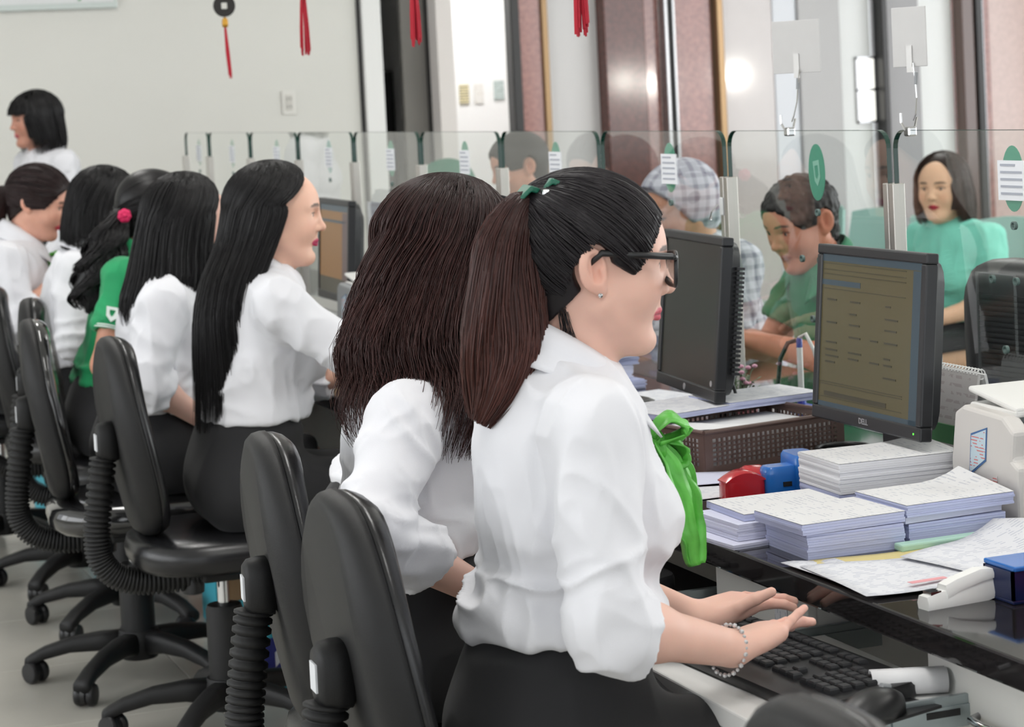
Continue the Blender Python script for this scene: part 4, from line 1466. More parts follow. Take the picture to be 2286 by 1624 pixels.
def resample(P, K):
    """polyline (M,3) stack (N,M,3) -> smooth (N,K,3) by Catmull-Rom"""
    N, M, _ = P.shape
    u = np.linspace(0, M - 1.0001, K)
    j = np.floor(u).astype(int); f = (u - j)[None, :, None]
    a, b, c, d = P[:, np.maximum(j - 1, 0)], P[:, j], P[:, np.minimum(j + 1, M - 1)], P[:, np.minimum(j + 2, M - 1)]
    return .5 * ((2 * b) + (-a + c) * f + (2 * a - 5 * b + 4 * c - d) * f ** 2 + (-a + 3 * b - 3 * c + d) * f ** 3)


def grid_faces(A, B):
    q = (np.arange(A - 1)[:, None] * B + np.arange(B - 1)[None, :]).reshape(-1)
    return np.stack([q, q + 1, q + B + 1, q + B], 1)


def add_parts(parts):
    V, F, C, o = [], [], [], 0
    for v, f, c in parts:
        V.append(v); F.append(f + o); C.append(c); o += len(v)
    return np.concatenate(V), np.concatenate(F), np.concatenate(C)


M_hair = attr_mat('hair', .40, .32, noise=.25, nscale=120)
M_skin = attr_mat('skin', .5, .35, sss=.12)


def hair_cap(c, R, s_, grow, keep, res, noise=.0015):
    """solid cap on the skull; keep(q)->bool in head units"""
    r = (HEAD_ER + grow) * s_ + .006
    cc = c + R @ (HEAD_EC * s_)
    S = SDF(cc - r.max() - .02, cc + r.max() + .02, res)
    grow = grow - .005
    S.ell(cc, (HEAD_ER + grow + .003) * s_, R, .005)
    S.ell(c + R @ (np.array((.02, 0, .03)) * s_), np.array((.068 + grow, .066 + grow, .066 + grow)) * s_, R, .025)
    S.ell(c + R @ (np.array((-.048, 0, -.045)) * s_), np.array((.044 + grow, .050 + grow, .055)) * s_, R, .03)
    q = np.stack(np.meshgrid(*S.ax, indexing='ij'), -1) - c
    q = (q @ R) / s_
    S.f = np.maximum(S.f, keep(q[..., 0], q[..., 1], q[..., 2]).astype(np.float32) * s_)
    V, F = S.mesh()
    return smooth_mesh(V, F, 1, .4), F


def on_skull(dirs, grow):
    """unit directions in head frame -> points on the (hair covered) skull in head units"""
    e1 = HEAD_ER + grow
    k = 1 / np.sqrt(((dirs / e1) ** 2).sum(-1, keepdims=True))
    # forehead bulge
    e2 = np.array((.068, .066, .066)) + grow
    o = (HEAD_EC - np.array((.02, 0, .03))) / e2
    dd = dirs / e2
    a = (dd * dd).sum(-1, keepdims=True); b = (dd * o).sum(-1, keepdims=True); c_ = (o * o).sum() - 1
    k2 = (-b + np.sqrt(np.maximum(b * b - a * c_, 0))) / a
    h = np.clip(.5 + .5 * (k2 - k) / .01, 0, 1)
    return HEAD_EC + dirs * (k + (k2 - k) * h + .01 * h * (1 - h))


def loft_hair(c, R, s_, yaw, sections, N, K, col_root, col_tip, grow=.013, part=0., r0=.0011, r1=.0003, lens=(.82, 1.0), wave=0., wfreq=40., clumps=26, a_top=25., under=True, a_pow=1.2, seed=1, top_lift=0., shell=.965, gloss=0.):
    """hair falling from a parting: over the skull, then through hanging sections.
    sections: (cx, cy, cz, rx, ry, a0) relative to the head centre in the upright head-yaw frame; a0 = half opening at the face in degrees"""
    rng = np.random.default_rng(seed)
    Ry = rotm(yaw)

    def paths(q, rho, jit):
        n = len(q)
        sgn = np.sign(q) + (q == 0); aq = np.abs(q)
        pts = []
        phs = [.015, .12, .30, .52, .72, .90, 1.0]
        a0e = math.radians(sections[0][5])
        for ph in phs:
            a0 = math.radians(a_top) + (a0e - math.radians(a_top)) * ph ** a_pow
            a = a0 + (PI - a0) * aq
            th = ph * PI / 2
            d = np.stack([np.sin(th) * np.cos(a), np.sin(th) * np.sin(a) * sgn, np.full(n, np.cos(th))], 1)
            d[:, 1] += part * (1 - ph) ** 2
            d /= np.linalg.norm(d, axis=1, keepdims=True)
            p = on_skull(d, grow + top_lift * math.cos(th))
            p = HEAD_EC + (p - HEAD_EC) * (1 + (rho[:, None] - 1) * ph ** 1.5)
            pts.append(c + (p * s_) @ R.T)
        for (cx, cy, cz, rx, ry, a0d) in sections:
            a0 = math.radians(a0d)
            a = a0 + (PI - a0) * aq
            p = np.stack([cx + rx * np.cos(a) * rho, cy + ry * np.sin(a) * sgn * rho, np.full(n, cz)], 1)
            p[:, :2] += jit * min(1., abs(cz) / .2 + .2)
            pts.append(c + (p * s_) @ Ry.T)
        return np.stack(pts, 1)
    # parts
    out = []
    if under:
        A = 61
        q = np.linspace(-1, 1, A)
        P = resample(paths(q, np.full(A, shell), np.zeros((A, 2))), K + 8)
        P = P[:, :int((K + 8) * (lens[0] * .96))]
        t = np.linspace(0, 1, P.shape[1])[None, :, None]
        P = P + (wave * .5 * (t ** 1.5)) * np.sin(P[..., 2:3] * wfreq)
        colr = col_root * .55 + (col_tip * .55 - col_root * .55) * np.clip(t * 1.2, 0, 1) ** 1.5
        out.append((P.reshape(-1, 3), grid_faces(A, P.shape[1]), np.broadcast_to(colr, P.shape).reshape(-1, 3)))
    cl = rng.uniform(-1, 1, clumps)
    cph = rng.uniform(0, 6.28, clumps)
    clen = rng.uniform(lens[0], lens[1], clumps)
    ci = rng.integers(0, clumps, N)
    q = np.clip(cl[ci] + rng.normal(0, .05, N), -1, 1)
    rnd = rng.random(N) < .45
    q[rnd] = rng.uniform(-1, 1, rnd.sum())
    rho = rng.uniform(.95, 1.035, N)
    jit = rng.normal(0, .0035, (N, 2))
    P = resample(paths(q, rho, jit), 40)
    # strand end
    le = np.clip(clen[ci] + rng.normal(0, .025, N), .5, 1.0)
    u = np.linspace(0, 1, K)[None, :] * le[:, None] * 39
    j = np.minimum(np.floor(u).astype(int), 38); f = (u - j)[..., None]
    rows = np.arange(N)[:, None]
    P = P[rows, j] * (1 - f) + P[rows, j + 1] * f
    t = np.linspace(0, 1, K)[None, :, None]
    if wave:
        ph = cph[ci][:, None] * .6
        o = np.stack([np.sin(P[..., 2] * wfreq + ph), np.cos(P[..., 2] * wfreq * .9 + ph * 1.3), .3 * np.sin(P[..., 2] * wfreq * 1.3 + ph)], -1)
        P = P + o * wave * np.clip(t * 1.3 - .35, 0, 1)
    # gather towards clump near the tips
    V, F = strands_mesh(P, r0, r1)
    tint = rng.uniform(.6, 1.35, (N, 1, 1))
    colr = (col_root + (col_tip - col_root) * np.clip(t * 1.25 - .1, 0, 1)) * tint
    colr = np.repeat(np.broadcast_to(colr, P.shape)[:, :, None], 3, 2).reshape(-1, 3)
    out.append((V, F, colr))
    return add_parts(out)


def pulled_hair(c, R, s_, tie, line, N, K, col, grow=.011, r0=.0011, seed=2, bulge=.0):
    """hair combed back from a hairline (head units) over the skull to a tie point (unit direction)"""
    rng = np.random.default_rng(seed)
    line = np.array(line)
    u = rng.uniform(0, len(line) - 1.001, N); j = u.astype(int); f = (u - j)[:, None]
    root = line[j] * (1 - f) + line[j + 1] * f
    root[:, 1] *= np.where(rng.random(N) < .5, -1, 1)
    d0 = root - HEAD_EC
    d0 /= np.linalg.norm(d0, axis=1, keepdims=True)
    d0 += rng.normal(0, .014, d0.shape); d0 /= np.linalg.norm(d0, axis=1, keepdims=True)
    d1 = np.array(tie) / np.linalg.norm(tie)
    d1 = d1 + rng.normal(0, .045, (N, 3)); d1 /= np.linalg.norm(d1, axis=1, keepdims=True)
    om = np.arccos(np.clip((d0 * d1).sum(1), -1, 1))[:, None, None]
    t = np.linspace(0, 1, K)[None, :, None]
    D = (np.sin((1 - t) * om) * d0[:, None] + np.sin(t * om) * d1[:, None]) / np.sin(om)
    P = on_skull(D, grow + rng.uniform(-.0015, .0025, (N, 1, 1)) + bulge * np.sin(t * PI))
    P = c + (P * s_) @ R.T
    V, F = strands_mesh(P, r0, r0 * .6)
    C = np.repeat(np.broadcast_to(col * rng.uniform(.6, 1.4, (N, 1, 1)), P.shape)[:, :, None], 3, 2).reshape(-1, 3)
    return V, F, C


def tail_hair(path, widths, depth, N, K, col0, col1, axis=(0, 1, 0), r0=.0012, r1=.0004, wave=0., wfreq=45., seed=3, lens=(.8, 1.), clumps=14):
    """a hank of hair: path points (M,3), half-widths across `axis` and across the other direction"""
    rng = np.random.default_rng(seed)
    path = np.array(path, float)
    M = len(path)
    T = np.gradient(path, axis=0); T /= np.linalg.norm(T, axis=1, keepdims=True)
    A = np.array(axis, float)[None] - T * (T @ np.array(axis, float))[:, None]
    A /= np.linalg.norm(A, axis=1, keepdims=True)
    B = np.cross(T, A)
    w, d = np.array(widths), np.array(depth)

    def mk(cu, su):
        return path[None] + A[None] * (cu[:, None] * w[None])[..., None] + B[None] * (su[:, None] * d[None])[..., None]
    n = 30
    an = np.linspace(0, 2 * PI, n)
    P = resample(mk(np.cos(an) * .93, np.sin(an) * .93), K + 4)
    P = P[:, :int((K + 4) * .86)]
    t = np.linspace(0, 1, P.shape[1])[None, :, None]
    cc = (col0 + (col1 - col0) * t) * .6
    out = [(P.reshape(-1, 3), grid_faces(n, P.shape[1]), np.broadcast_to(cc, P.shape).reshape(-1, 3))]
    ca = rng.uniform(0, 2 * PI, clumps); ci = rng.integers(0, clumps, N)
    a = ca[ci] + rng.normal(0, .35, N)
    rho = np.sqrt(rng.uniform(.72, 1.1, N))
    P = resample(mk(np.cos(a) * rho, np.sin(a) * rho), 30)
    le = np.clip(rng.uniform(lens[0], lens[1], clumps)[ci] + rng.normal(0, .03, N), .4, 1)
    u = np.linspace(0, 1, K)[None] * le[:, None] * 29
    j = np.minimum(u.astype(int), 28); f = (u - j)[..., None]
    rows = np.arange(N)[:, None]
    P = P[rows, j] * (1 - f) + P[rows, j + 1] * f
    t = np.linspace(0, 1, K)[None, :, None]
    if wave:
        ph = (ca[ci] * 1.7)[:, None]
        o = np.stack([np.sin(P[..., 2] * wfreq + ph), np.cos(P[..., 2] * wfreq + ph * 1.4), 0 * P[..., 2]], -1)
        P = P + o * wave * np.clip(t * 1.6 - .15, 0, 1)
    V, F = strands_mesh(P, r0, r1)
    tint = rng.uniform(.55, 1.4, (N, 1, 1))
    cc = (col0 + (col1 - col0) * np.clip(t * 1.3, 0, 1)) * tint
    out.append((V, F, np.repeat(np.broadcast_to(cc, P.shape)[:, :, None], 3, 2).reshape(-1, 3)))
    return add_parts(out)


# ------------------------------------------------------------------ clothes
def ribbon(path, across, half, fold=.006, nf=2.5, n=13, K=26, seed=0, pinch=None):
    rng = np.random.default_rng(seed)
    path = resample(np.array(path, float)[None], K)[0]
    ac = resample(np.array(across, float)[None], K)[0]
    hf = np.interp(np.linspace(0, 1, K), np.linspace(0, 1, len(half)), half)
    T = np.gradient(path, axis=0); T /= np.linalg.norm(T, axis=1, keepdims=True)
    ac = ac - T * (ac * T).sum(1, keepdims=True); ac /= np.linalg.norm(ac, axis=1, keepdims=True)
    B = np.cross(T, ac)
    u = np.linspace(-1, 1, n)
    ph = rng.uniform(0, 6)
    V = []
    for i in range(K):
        f = fold * np.sin(u * nf * PI + ph + i * .12) + fold * .5 * np.sin(u * nf * 2.1 * PI + 2 * ph - i * .2)
        V.append(path[i] + ac[i] * (u * hf[i])[:, None] + B[i] * f[:, None])
    return np.concatenate(V), grid_faces(K, n)


SHIRT_M = {}


def cloth(name, rgb, rough=.75, trans=0.):
    return mat(name, rgb, rough, bump=.12, bscale=900, sheen=.15)


def person(label, O, J, yaw=0., hy=0., hp=0., hr=0., hs=1.0, skin=(229, 185, 168), lips=(196, 92, 100), res=(.0035, .008, .006), shirt=(226, 226, 231), shirt_name='white_shirt',
           sleeve='cuff', skirt=(24, 24, 27), stand=False, group=None, collar=True, scarf=None, bust=.06, bulk=1., hands=None, hem=.74, wrinkle=1., lower=True, seed=1, male=False, ears=True, cuff_at=.30, blouse=.0, hand_kw=None, cat='person', shirt_r=1.0):
    O = np.array(O, float)
    Rz = rotm(yaw)
    base = dict(pelvis=(0, 0, .58), waist=(.02, 0, .74), chest=(.04, 0, .92), neck=(.055, 0, 1.075), head=(.10, 0, 1.225),
                SR=(.04, -.16, 1.035), SL=(.04, .16, 1.035), ER=(.02, -.22, .79), EL=(.02, .22, .79), WR=(.23, -.16, .76), WL=(.23, .16, .76),
                HR=(.02, -.09, .575), HL=(.02, .09, .575), KR=(.40, -.10, .535), KL=(.40, .10, .535), AR=(.42, -.10, .09), AL=(.42, .10, .09))
    if stand:
        base.update(HR=(0, -.085, .84), HL=(0, .085, .84), KR=(.02, -.09, .46), KL=(.02, .09, .46), AR=(0, -.09, .08), AL=(0, .09, .08))
    base.update(J)
    W_ = {k: O + Rz @ np.array(v, float) for k, v in base.items()}
    fwd = Rz @ np.array((1., 0, 0)); lft = Rz @ np.array((0, 1., 0)); up = np.array((0, 0, 1.))
    hc = W_['head']; Rh = rotm(yaw + hy, hp, hr)
    sk = lin(*skin); lp = lin(*lips)
    rf, rb, rs = res
    parts = []
    # --- skin: head and neck
    S = SDF(np.minimum(hc - .135 * hs, W_['neck'] - .06), np.maximum(hc + .135 * hs, W_['neck'] + .06), rf)
    nb = W_['neck'] + np.array((0, 0, -.03))
    head_prims(S, hc, Rh, hs, nb, male, ears)
    V, F = S.mesh()
    parts.append((V, F, skin_col(V, hc, Rh, hs, sk, lp)))
    # --- forearms and hands
    hk = dict(R={}, L={})
    if hand_kw:
        for k in hand_kw: hk[k].update(hand_kw[k])
    for sd, nm in ((-1, 'R'), (1, 'L')):
        e, w, s_ = W_['E' + nm], W_['W' + nm], W_['S' + nm]
        kw = dict(hk[nm])
        fd = kw.pop('fwd', None)
        fd = (w - e) if fd is None else Rz @ np.array(fd, float)
        upv = Rz @ np.array(kw.pop('up', (0, 0, 1)), float)
        fdn = fd / np.linalg.norm(fd)
        tip = w + fdn * .19
        lo = np.minimum(np.minimum(e, w), tip) - .07; hi = np.maximum(np.maximum(e, w), tip) + .07
        if sleeve == 'short':
            lo = np.minimum(lo, s_ - .06); hi = np.maximum(hi, s_ + .06)
        S = SDF(lo, hi, rf)
        S.cap(e, e + (w - e) * .35, .037 * bulk, .036 * bulk, .02)
        S.cap(e + (w - e) * .25, w, .0365 * bulk, .0245 * bulk, .02)
        if sleeve == 'short':
            S.cap(s_, e, .047 * bulk, .037 * bulk, .02)
        hand_prims(S, w, fd, upv, sd, s_=.95 * (1.08 if male else 1), wr=.0245 * bulk, **kw)
        V, F = S.mesh()
        C = sk * (1 + .04 * vnoise(V * 45, 5))[:, None]
        # pink knuckle and finger-tip tone
        dt_ = np.linalg.norm(V - (w + fdn * .12), axis=1)
        C = C * (1 - np.clip(1 - dt_ / .08, 0, 1)[:, None] * np.array((.0, .10, .08)))
        parts.append((V, F, C))
    # --- hidden core and legs
    tw = np.stack(list(W_.values()))
    S = SDF(np.minimum(tw.min(0) - .1, O + np.array((-.2, -.3, 0))), np.maximum(tw.max(0) + .1, O + np.array((.2, .3, 1))) * np.array((1, 1, 1)), rb)
    S.ell((W_['chest'] + W_['waist']) / 2, (.085, .12, .2), Rz, .05)
    S.ell(W_['chest'], (.09, .135, .13), Rz, .05)
    S.cap(W_['SR'], W_['SL'], .036, .036, .04)
    S.ell(W_['pelvis'], (.10, .15, .09), Rz, .05)
    S.cap(W_['chest'], W_['neck'], .06, .05, .04)
    for nm in 'RL':
        S.cap(W_['S' + nm], W_['E' + nm], .038, .03, .03)
        S.cap(W_['H' + nm], W_['K' + nm], .068, .045, .03)
        S.cap(W_['K' + nm], W_['A' + nm], .047, .030, .03)
    V, F = S.mesh()
    parts.append((V, F, np.tile(sk, (len(V), 1))))
    V, F, C = add_parts(parts)
    org = np.array((W_['pelvis'][0], W_['pelvis'][1], 0.))
    body = np_obj('person', V, F, M_skin, None, org, C)
    tag(body, label, cat, group)
    P = dict(obj=body, J=W_, org=org, hc=hc, Rh=Rh, hs=hs, Rz=Rz, yaw=yaw + hy)
    # --- eyes
    for sg in (-1, 1):
        ec = hc + Rh @ (np.array((.0685, sg * .031, .002)) * hs)
        n, m_ = 16, 10
        vv, cc, r = [], [], .0135 * hs
        for i in range(m_ + 1):
            th = PI * i / m_
            for k in range(n):
                a = 2 * PI * k / n
                d = np.array((math.cos(th), math.sin(th) * math.cos(a), math.sin(th) * math.sin(a)))
                vv.append(ec + Rh @ (d * r * np.array((1, 1, .9))))
                cc.append((.01, .008, .008) if th < .25 else ((.05, .028, .02) if th < .5 else (.62, .60, .58)))
        ff = [(i * n + k, i * n + (k + 1) % n, (i + 1) * n + (k + 1) % n, (i + 1) * n + k) for i in range(m_) for k in range(n)]
        np_obj('eye', np.array(vv), np.array(ff), attr_mat('eye', .08, .6), body, org, np.array(cc))
    # --- shirt
    ms = cloth(shirt_name, shirt)
    tw = np.stack([W_[k] for k in ('pelvis', 'waist', 'chest', 'neck', 'SR', 'SL', 'ER', 'EL', 'WR', 'WL')])
    S = SDF(tw.min(0) - .17, tw.max(0) + .12, rs)
    g = shirt_r
    ch_, wa, ne = W_['chest'], W_['waist'], W_['neck']
    tilt = ne - wa; pt = math.atan2(tilt @ fwd, tilt[2])
    Rt = rotm(yaw, pt)
    S.ell(ch_ + up * .02, np.array((.112, .150, .17)) * g * bulk, Rt, .03)
    S.ell(ne * .55 + ch_ * .45 - fwd * .012, np.array((.088, .150, .095)) * bulk, Rt, .05)
    S.ell(wa, np.array((.108, .136, .16)) * g * bulk, Rt, .09)
    S.ell(wa * .6 + W_['pelvis'] * .4, np.array((.120, .152, .12)) * bulk, Rz, .08)
    if blouse:
        S.ell(np.array((wa[0], wa[1], hem + .03)) - fwd * .005, np.array((.118 + blouse, .150 + blouse * .7, .05)), Rz, .03)
    if bust:
        for sg in (-1, 1):
            S.ell(ch_ + fwd * .075 + lft * sg * .062 - up * .025, (bust, .062, .068), Rt, .045)
    for nm in 'RL':
        S.cap(ne - up * .045, W_['S' + nm], .050, .048 * bulk, .04)
    S.ell(ne - up * .005, (.062, .068, .03), Rt, .04)
    S.plane((0, 0, hem), (0, 0, -1), .012)
    arms = []
    for nm in 'RL':
        s_, e, w = W_['S' + nm], W_['E' + nm], W_['W' + nm]
        if sleeve == 'short':
            m1 = s_ + (e - s_) * .62
            S.cap(s_, m1 + (e - s_) * .1, .057 * bulk, .056 * bulk, .03, clip=(m1, e - s_))
            S.cap(m1 - (e - s_) * .1, m1 + (e - s_) * .1, .047 * bulk, .045 * bulk, .004, 's')
            arms.append((s_, m1, m1))
        else:
            cu = cuff_at if not isinstance(cuff_at, dict) else cuff_at[nm]
            d = (w - e); ce = e + d * cu; dn = d / np.linalg.norm(d)
            S.cap(s_, e, .0575 * bulk, .052 * bulk, .03)
            if sleeve == 'cuff':
                S.cap(e, ce + dn * .03, .051 * bulk, .048 * bulk, .02, clip=(ce, d))
                S.cap(ce - dn * .040, ce + dn * .03, .0575 * bulk, .0570 * bulk, .002, clip=(ce + dn * .003, d))
                S.cap(ce - dn * .014, ce + dn * .03, .043 * bulk, .041 * bulk, .004, 's')
            else:
                S.cap(e, ce + dn * .03, .052 * bulk, .036 * bulk, .02, clip=(ce, d))
                S.cap(ce - dn * .01, ce + dn * .03, .030 * bulk, .030 * bulk, .004, 's')
            arms.append((s_, e, ce))
    V, F = S.mesh()
    N = vnormals(V, F)
    # folds
    rg = lambda p, sd: (1 - np.abs(vnoise(p, sd))) ** 2.2
    D = .010 * (rg(V * np.array((13, 13, 5.)) + .4 * vnoise(V * 7, seed + 20)[:, None], seed) - .35) + .0045 * (rg(V * np.array((30, 30, 15.)), seed + 1) - .35)
    for s_, e, ce in arms:
        de = np.linalg.norm(V - e, axis=1)
        ax = (ce - s_); ax = ax / np.linalg.norm(ax)
        t = (V - e) @ ax
        w_ = np.exp(-(de / .085) ** 2)
        D += .017 * w_ * (rg(np.stack([t * 30 + vnoise(V * 9, seed + 2) * 1.3, V[:, 1] * 5, V[:, 0] * 5], 1), seed + 3) - .4)
        ds = np.linalg.norm(V - (s_ * .8 + e * .2 - up * .03 - fwd * .03), axis=1)
        D += .016 * np.exp(-(ds / .09) ** 2) * (rg(np.stack([(V @ (fwd + up * .7)) * 22, V[:, 1] * 6, V[:, 2] * 4], 1), seed + 5) - .4)
    wz = np.exp(-((V[:, 2] - (hem + .06)) / .07) ** 2)
    far = np.ones(len(V))
    for s_, e, ce in arms:
        far *= 1 - np.exp(-(np.linalg.norm(V - e, axis=1) / .09) ** 4)
    D += .018 * wz * far * (rg(np.stack([V[:, 0] * 6, V[:, 1] * 6, V[:, 2] * 24 + vnoise(V * 8, seed + 9) * 1.4], 1), seed + 7) - .4)
    # button line and yoke seam stay as slight ridges
    V = V + N * (D * wrinkle)[:, None]
    so_ = np_obj('shirt' if sleeve != 'short' else 'polo_shirt', V, F, ms, body, org)
    P['shirt'] = so_
    # --- collar
    if collar:
        nk = ne * .5 + (hc + Rh @ np.array((-.03, 0, -.10)) * hs) * .5
        ctr = ne + (nk - ne) * .55 + up * .012
        P['cctr'] = ctr
        A = math.radians(140)
        na, nv = 41, 9
        vv = []
        for i in range(na):
            a = -A + 2 * A * i / (na - 1); s1 = abs(a) / A
            dr = -fwd * math.cos(a) + lft * math.sin(a)
            for j in range(nv):
                v = j / (nv - 1)
                rr = .0605 + .006 * math.sin(min(v * 6, PI)) + .038 * v + .014 * v * s1 ** 3
                z = .066 - .082 * (1 - math.cos(a)) / 2 - v * (.054 + .046 * s1 ** 4)
                vv.append(ctr + dr * rr * np.array((1, 1, 1)) + up * z + fwd * .012 * v * s1 ** 4)
        cm = MB().add(vv, []).v
        co = np_obj('collar', np.array(vv), grid_faces(na, nv), ms, body, org)
        md = co.modifiers.new('solid', 'SOLIDIFY'); md.thickness = .003
    if scarf is not None:
        mg = mat('green_satin', (96, 184, 74), .42, spec=.5, var=.22, vscale=30, bump=.35, bscale=60)
        na = 37
        vv = []
        for i in range(na):
            a = -PI + 2 * PI * i / (na - 1)
            dr = -fwd * math.cos(a) + lft * math.sin(a)
            for j in range(5):
                v = j / 4
                rr = .070 + .016 * v
                z = .032 - .095 * (1 - math.cos(a)) / 2 - v * .036
                vv.append(ctr + dr * rr + up * z)
        sb_ = np_obj('neck_scarf', np.array(vv), grid_faces(na, 5), mg, body, org)
        sb_.modifiers.new('solid', 'SOLIDIFY').thickness = .003
        kn = O + Rz @ np.array(scarf['knot'])
        S = SDF(kn - .06, kn + .06, .0028)
        S.ell(kn, (.019, .021, .017), None, .01)
        S.ell(kn - up * .012 + fwd * .010, (.020, .020, .015), None, .012)
        Vk, Fk = S.mesh()
        Vk = Vk + vnormals(Vk, Fk) * (.007 * rg(Vk * np.array((60, 60, 30.)), 4) - .003)[:, None]
        np_obj('scarf_bow', Vk, Fk, mg, sb_, org)
        ac = fwd * .35 + lft * .95
        for j, loop in enumerate([[(0, 0, .004), (.018, 0, .026), (.040, 0, .026), (.050, 0, .012), (.036, 0, .004), (.006, 0, -.002)], [(0, 0, -.008), (.026, 0, -.004), (.050, 0, -.016), (.048, 0, -.030), (.024, 0, -.030), (.004, 0, -.018)]]):
            pw = [kn + fwd * a_ + up * c_ - lft * (.012 - .02 * j) for a_, _, c_ in loop]
            Vr, Fr = ribbon(pw, [ac] * len(pw), [.012, .030, .036, .034, .028, .012], .005, 1.6, seed=20 + j)
            Vr = Vr + np.stack([vnoise(Vr * 45, 3), vnoise(Vr * 45, 4), vnoise(Vr * 45, 5)], 1) * .007
            lp_ = np_obj('scarf_loop', Vr, Fr, mg, sb_, org)
            lp_.modifiers.new('solid', 'SOLIDIFY').thickness = .0022
        for i, (pp, hw, sdv) in enumerate(scarf['tails']):
            pw = [O + Rz @ np.array(q) for q in pp]
            Vr, Fr = ribbon(pw, [fwd * .88 + lft * .48] * len(pw), hw, .007, 1.9, seed=sdv)
            Vr = Vr + np.stack([vnoise(Vr * 32, 3), vnoise(Vr * 32, 4), vnoise(Vr * 32, 5)], 1) * .006
            tl = np_obj('scarf_tail', Vr, Fr, mg, sb_, org)
            tl.modifiers.new('solid', 'SOLIDIFY').thickness = .0022
    # --- skirt or trousers, shoes
    if lower:
        S = SDF(np.stack([W_[k] for k in ('pelvis', 'HR', 'HL', 'KR', 'KL')]).min(0) - .2, np.stack([W_[k] for k in ('pelvis', 'waist', 'KR', 'KL')]).max(0) + .17, max(rs, .006))
        S.ell(W_['pelvis'] + up * .03, np.array((.135, .172, .13)) * bulk, Rz, .03)
        S.ell(wa * .6 + W_['pelvis'] * .4 + up * .02, np.array((.122, .150, .11)) * bulk, Rz, .04)
        for nm in 'RL':
            S.cap(W_['H' + nm], W_['K' + nm], .092 * bulk, .070, .05, clip=(W_['K' + nm] + (W_['K' + nm] - W_['H' + nm]) * .06, W_['K' + nm] - W_['H' + nm]))
        if not stand:
            m_ = (W_['HR'] + W_['HL'] + W_['KR'] + W_['KL']) / 4
            S.ell(m_, (.2, .11, .062), Rz, .05)
            S.plane((0, 0, .490), (0, 0, -1), .01)
        if stand or male:
            for nm in 'RL':
                S.cap(W_['K' + nm], W_['A' + nm], .068, .05, .03)
        S.plane((0, 0, hem + .05), (0, 0, 1), .01)
        V, F = S.mesh()
        N = vnormals(V, F)
        V = V + N * (.005 * (rg(V * np.array((9, 9, 9.)), seed + 11) - .4))[:, None]
        np_obj('skirt' if not (stand or male) else 'trousers', V, F, mat('black_skirt', skirt, .8, sheen=.1, bump=.1, bscale=800), body, org)
        for nm in 'RL':
            a = W_['A' + nm]
            S = SDF(a - .12 - fwd * .05, a + .12 + fwd * .2, .006)
            S.cap(a - up * .055 - fwd * .015, a - up * .06 + fwd * .13, .032, .026, .02)
            S.cap(a - up * .02, a - up * .05, .036, .036, .02)
            S.plane((0, 0, a[2] - .085), (0, 0, -1), .004)
            V, F = S.mesh()
            np_obj('shoe', V, F, M_black, body, org)
    return P


def attach(P, name, data, m=None):
    V, F, C = data
    return np_obj(name, V, F, m or M_hair, P['obj'], P['org'], C)
# ================================================================== the tellers
BLACK = np.array((.0075, .0068, .0075)); BLACKT = np.array((.011, .010, .011))


def V3(*a):
    return np.array(a, float)


def ear_clear(x, y, z):
    return (1 - np.sqrt(((x + .016) / .027) ** 2 + ((np.abs(y) - .088) / .034) ** 2 + ((z + .003) / .039) ** 2)) * .03


def keep_pulled(x, y, z):
    a = np.maximum(x - (.046 + .52 * z), (.012 - .60 * (x - .004) - z) * .85)
    b = x - (-.016 + .90 * (z + .012))
    c = np.maximum(np.minimum(a, b), -.092 - z)
    return np.maximum(c, ear_clear(x, y, z))


HAIRLINE = [(.090, 0, .072), (.086, .025, .070), (.072, .048, .052), (.052, .061, .022), (.040, .068, .000), (.024, .074, .022), (-.008, .078, .043), (-.042, .074, .006), (-.052, .064, -.034), (-.076, .04, -.068), (-.084, 0, -.08)]

# ---- the spectacled teller in front
O1 = (1.07, 2.79, 0)
T1 = person('woman with black glasses and reddish ponytail typing in white shirt, nearest of all', O1,
            dict(pelvis=(.0, 0, .58), waist=(.04, 0, .745), chest=(.042, 0, .925), neck=(.06, 0, 1.08), head=(.104, 0, 1.230), SR=(.022, -.158, 1.035), SL=(.055, .158, 1.035),
                 ER=(.002, -.222, .80), EL=(.07, .20, .80), WR=(.205, -.165, .728), WL=(.272, .085, .708), KR=(.42, -.09, .55), KL=(.42, .09, .55)),
            hy=-.2, hp=.05, hs=1.04, res=(.0024, .008, .0042), cuff_at={'R': .22, 'L': .25}, blouse=.012, hem=.745, lips=(205, 95, 108), seed=11, bust=.066,
            scarf=dict(knot=(.172, -.005, .985), tails=[([(.172, -.02, .985), (.196, -.028, .95), (.212, -.028, .905), (.220, -.024, .86), (.230, -.02, .812)], [.010, .022, .027, .029, .008], 3),
                                                       ([(.175, .0, .985), (.212, .005, .95), (.232, .008, .91), (.246, .01, .868)], [.010, .020, .024, .010], 5)]),
            hand_kw=dict(R=dict(fwd=(.1, .035, .012), up=(-.1, .12, 1), curl=(.16, .15, .14, .05), lift=(.0, .05, .08, .42)), L=dict(fwd=(.1, .0, .018), up=(-.1, -.1, 1), curl=(.20, .18, .2, .22), thumb_out=.35, thumb_up=.3)))
hc, Rh, hs = T1['hc'], T1['Rh'], T1['hs']
v, f = hair_cap(hc, Rh, hs, .0105, keep_pulled, .003)
CR1 = V3(.010, .008, .0095)
capd = (v, f, np.tile(CR1, (len(v), 1)))
st = pulled_hair(hc, Rh, hs, (-.072, 0, .060), HAIRLINE, 2600, 14, CR1 * 1.35, .0118, .0011)
T_ = V3(1.086, 2.79, 1.318)
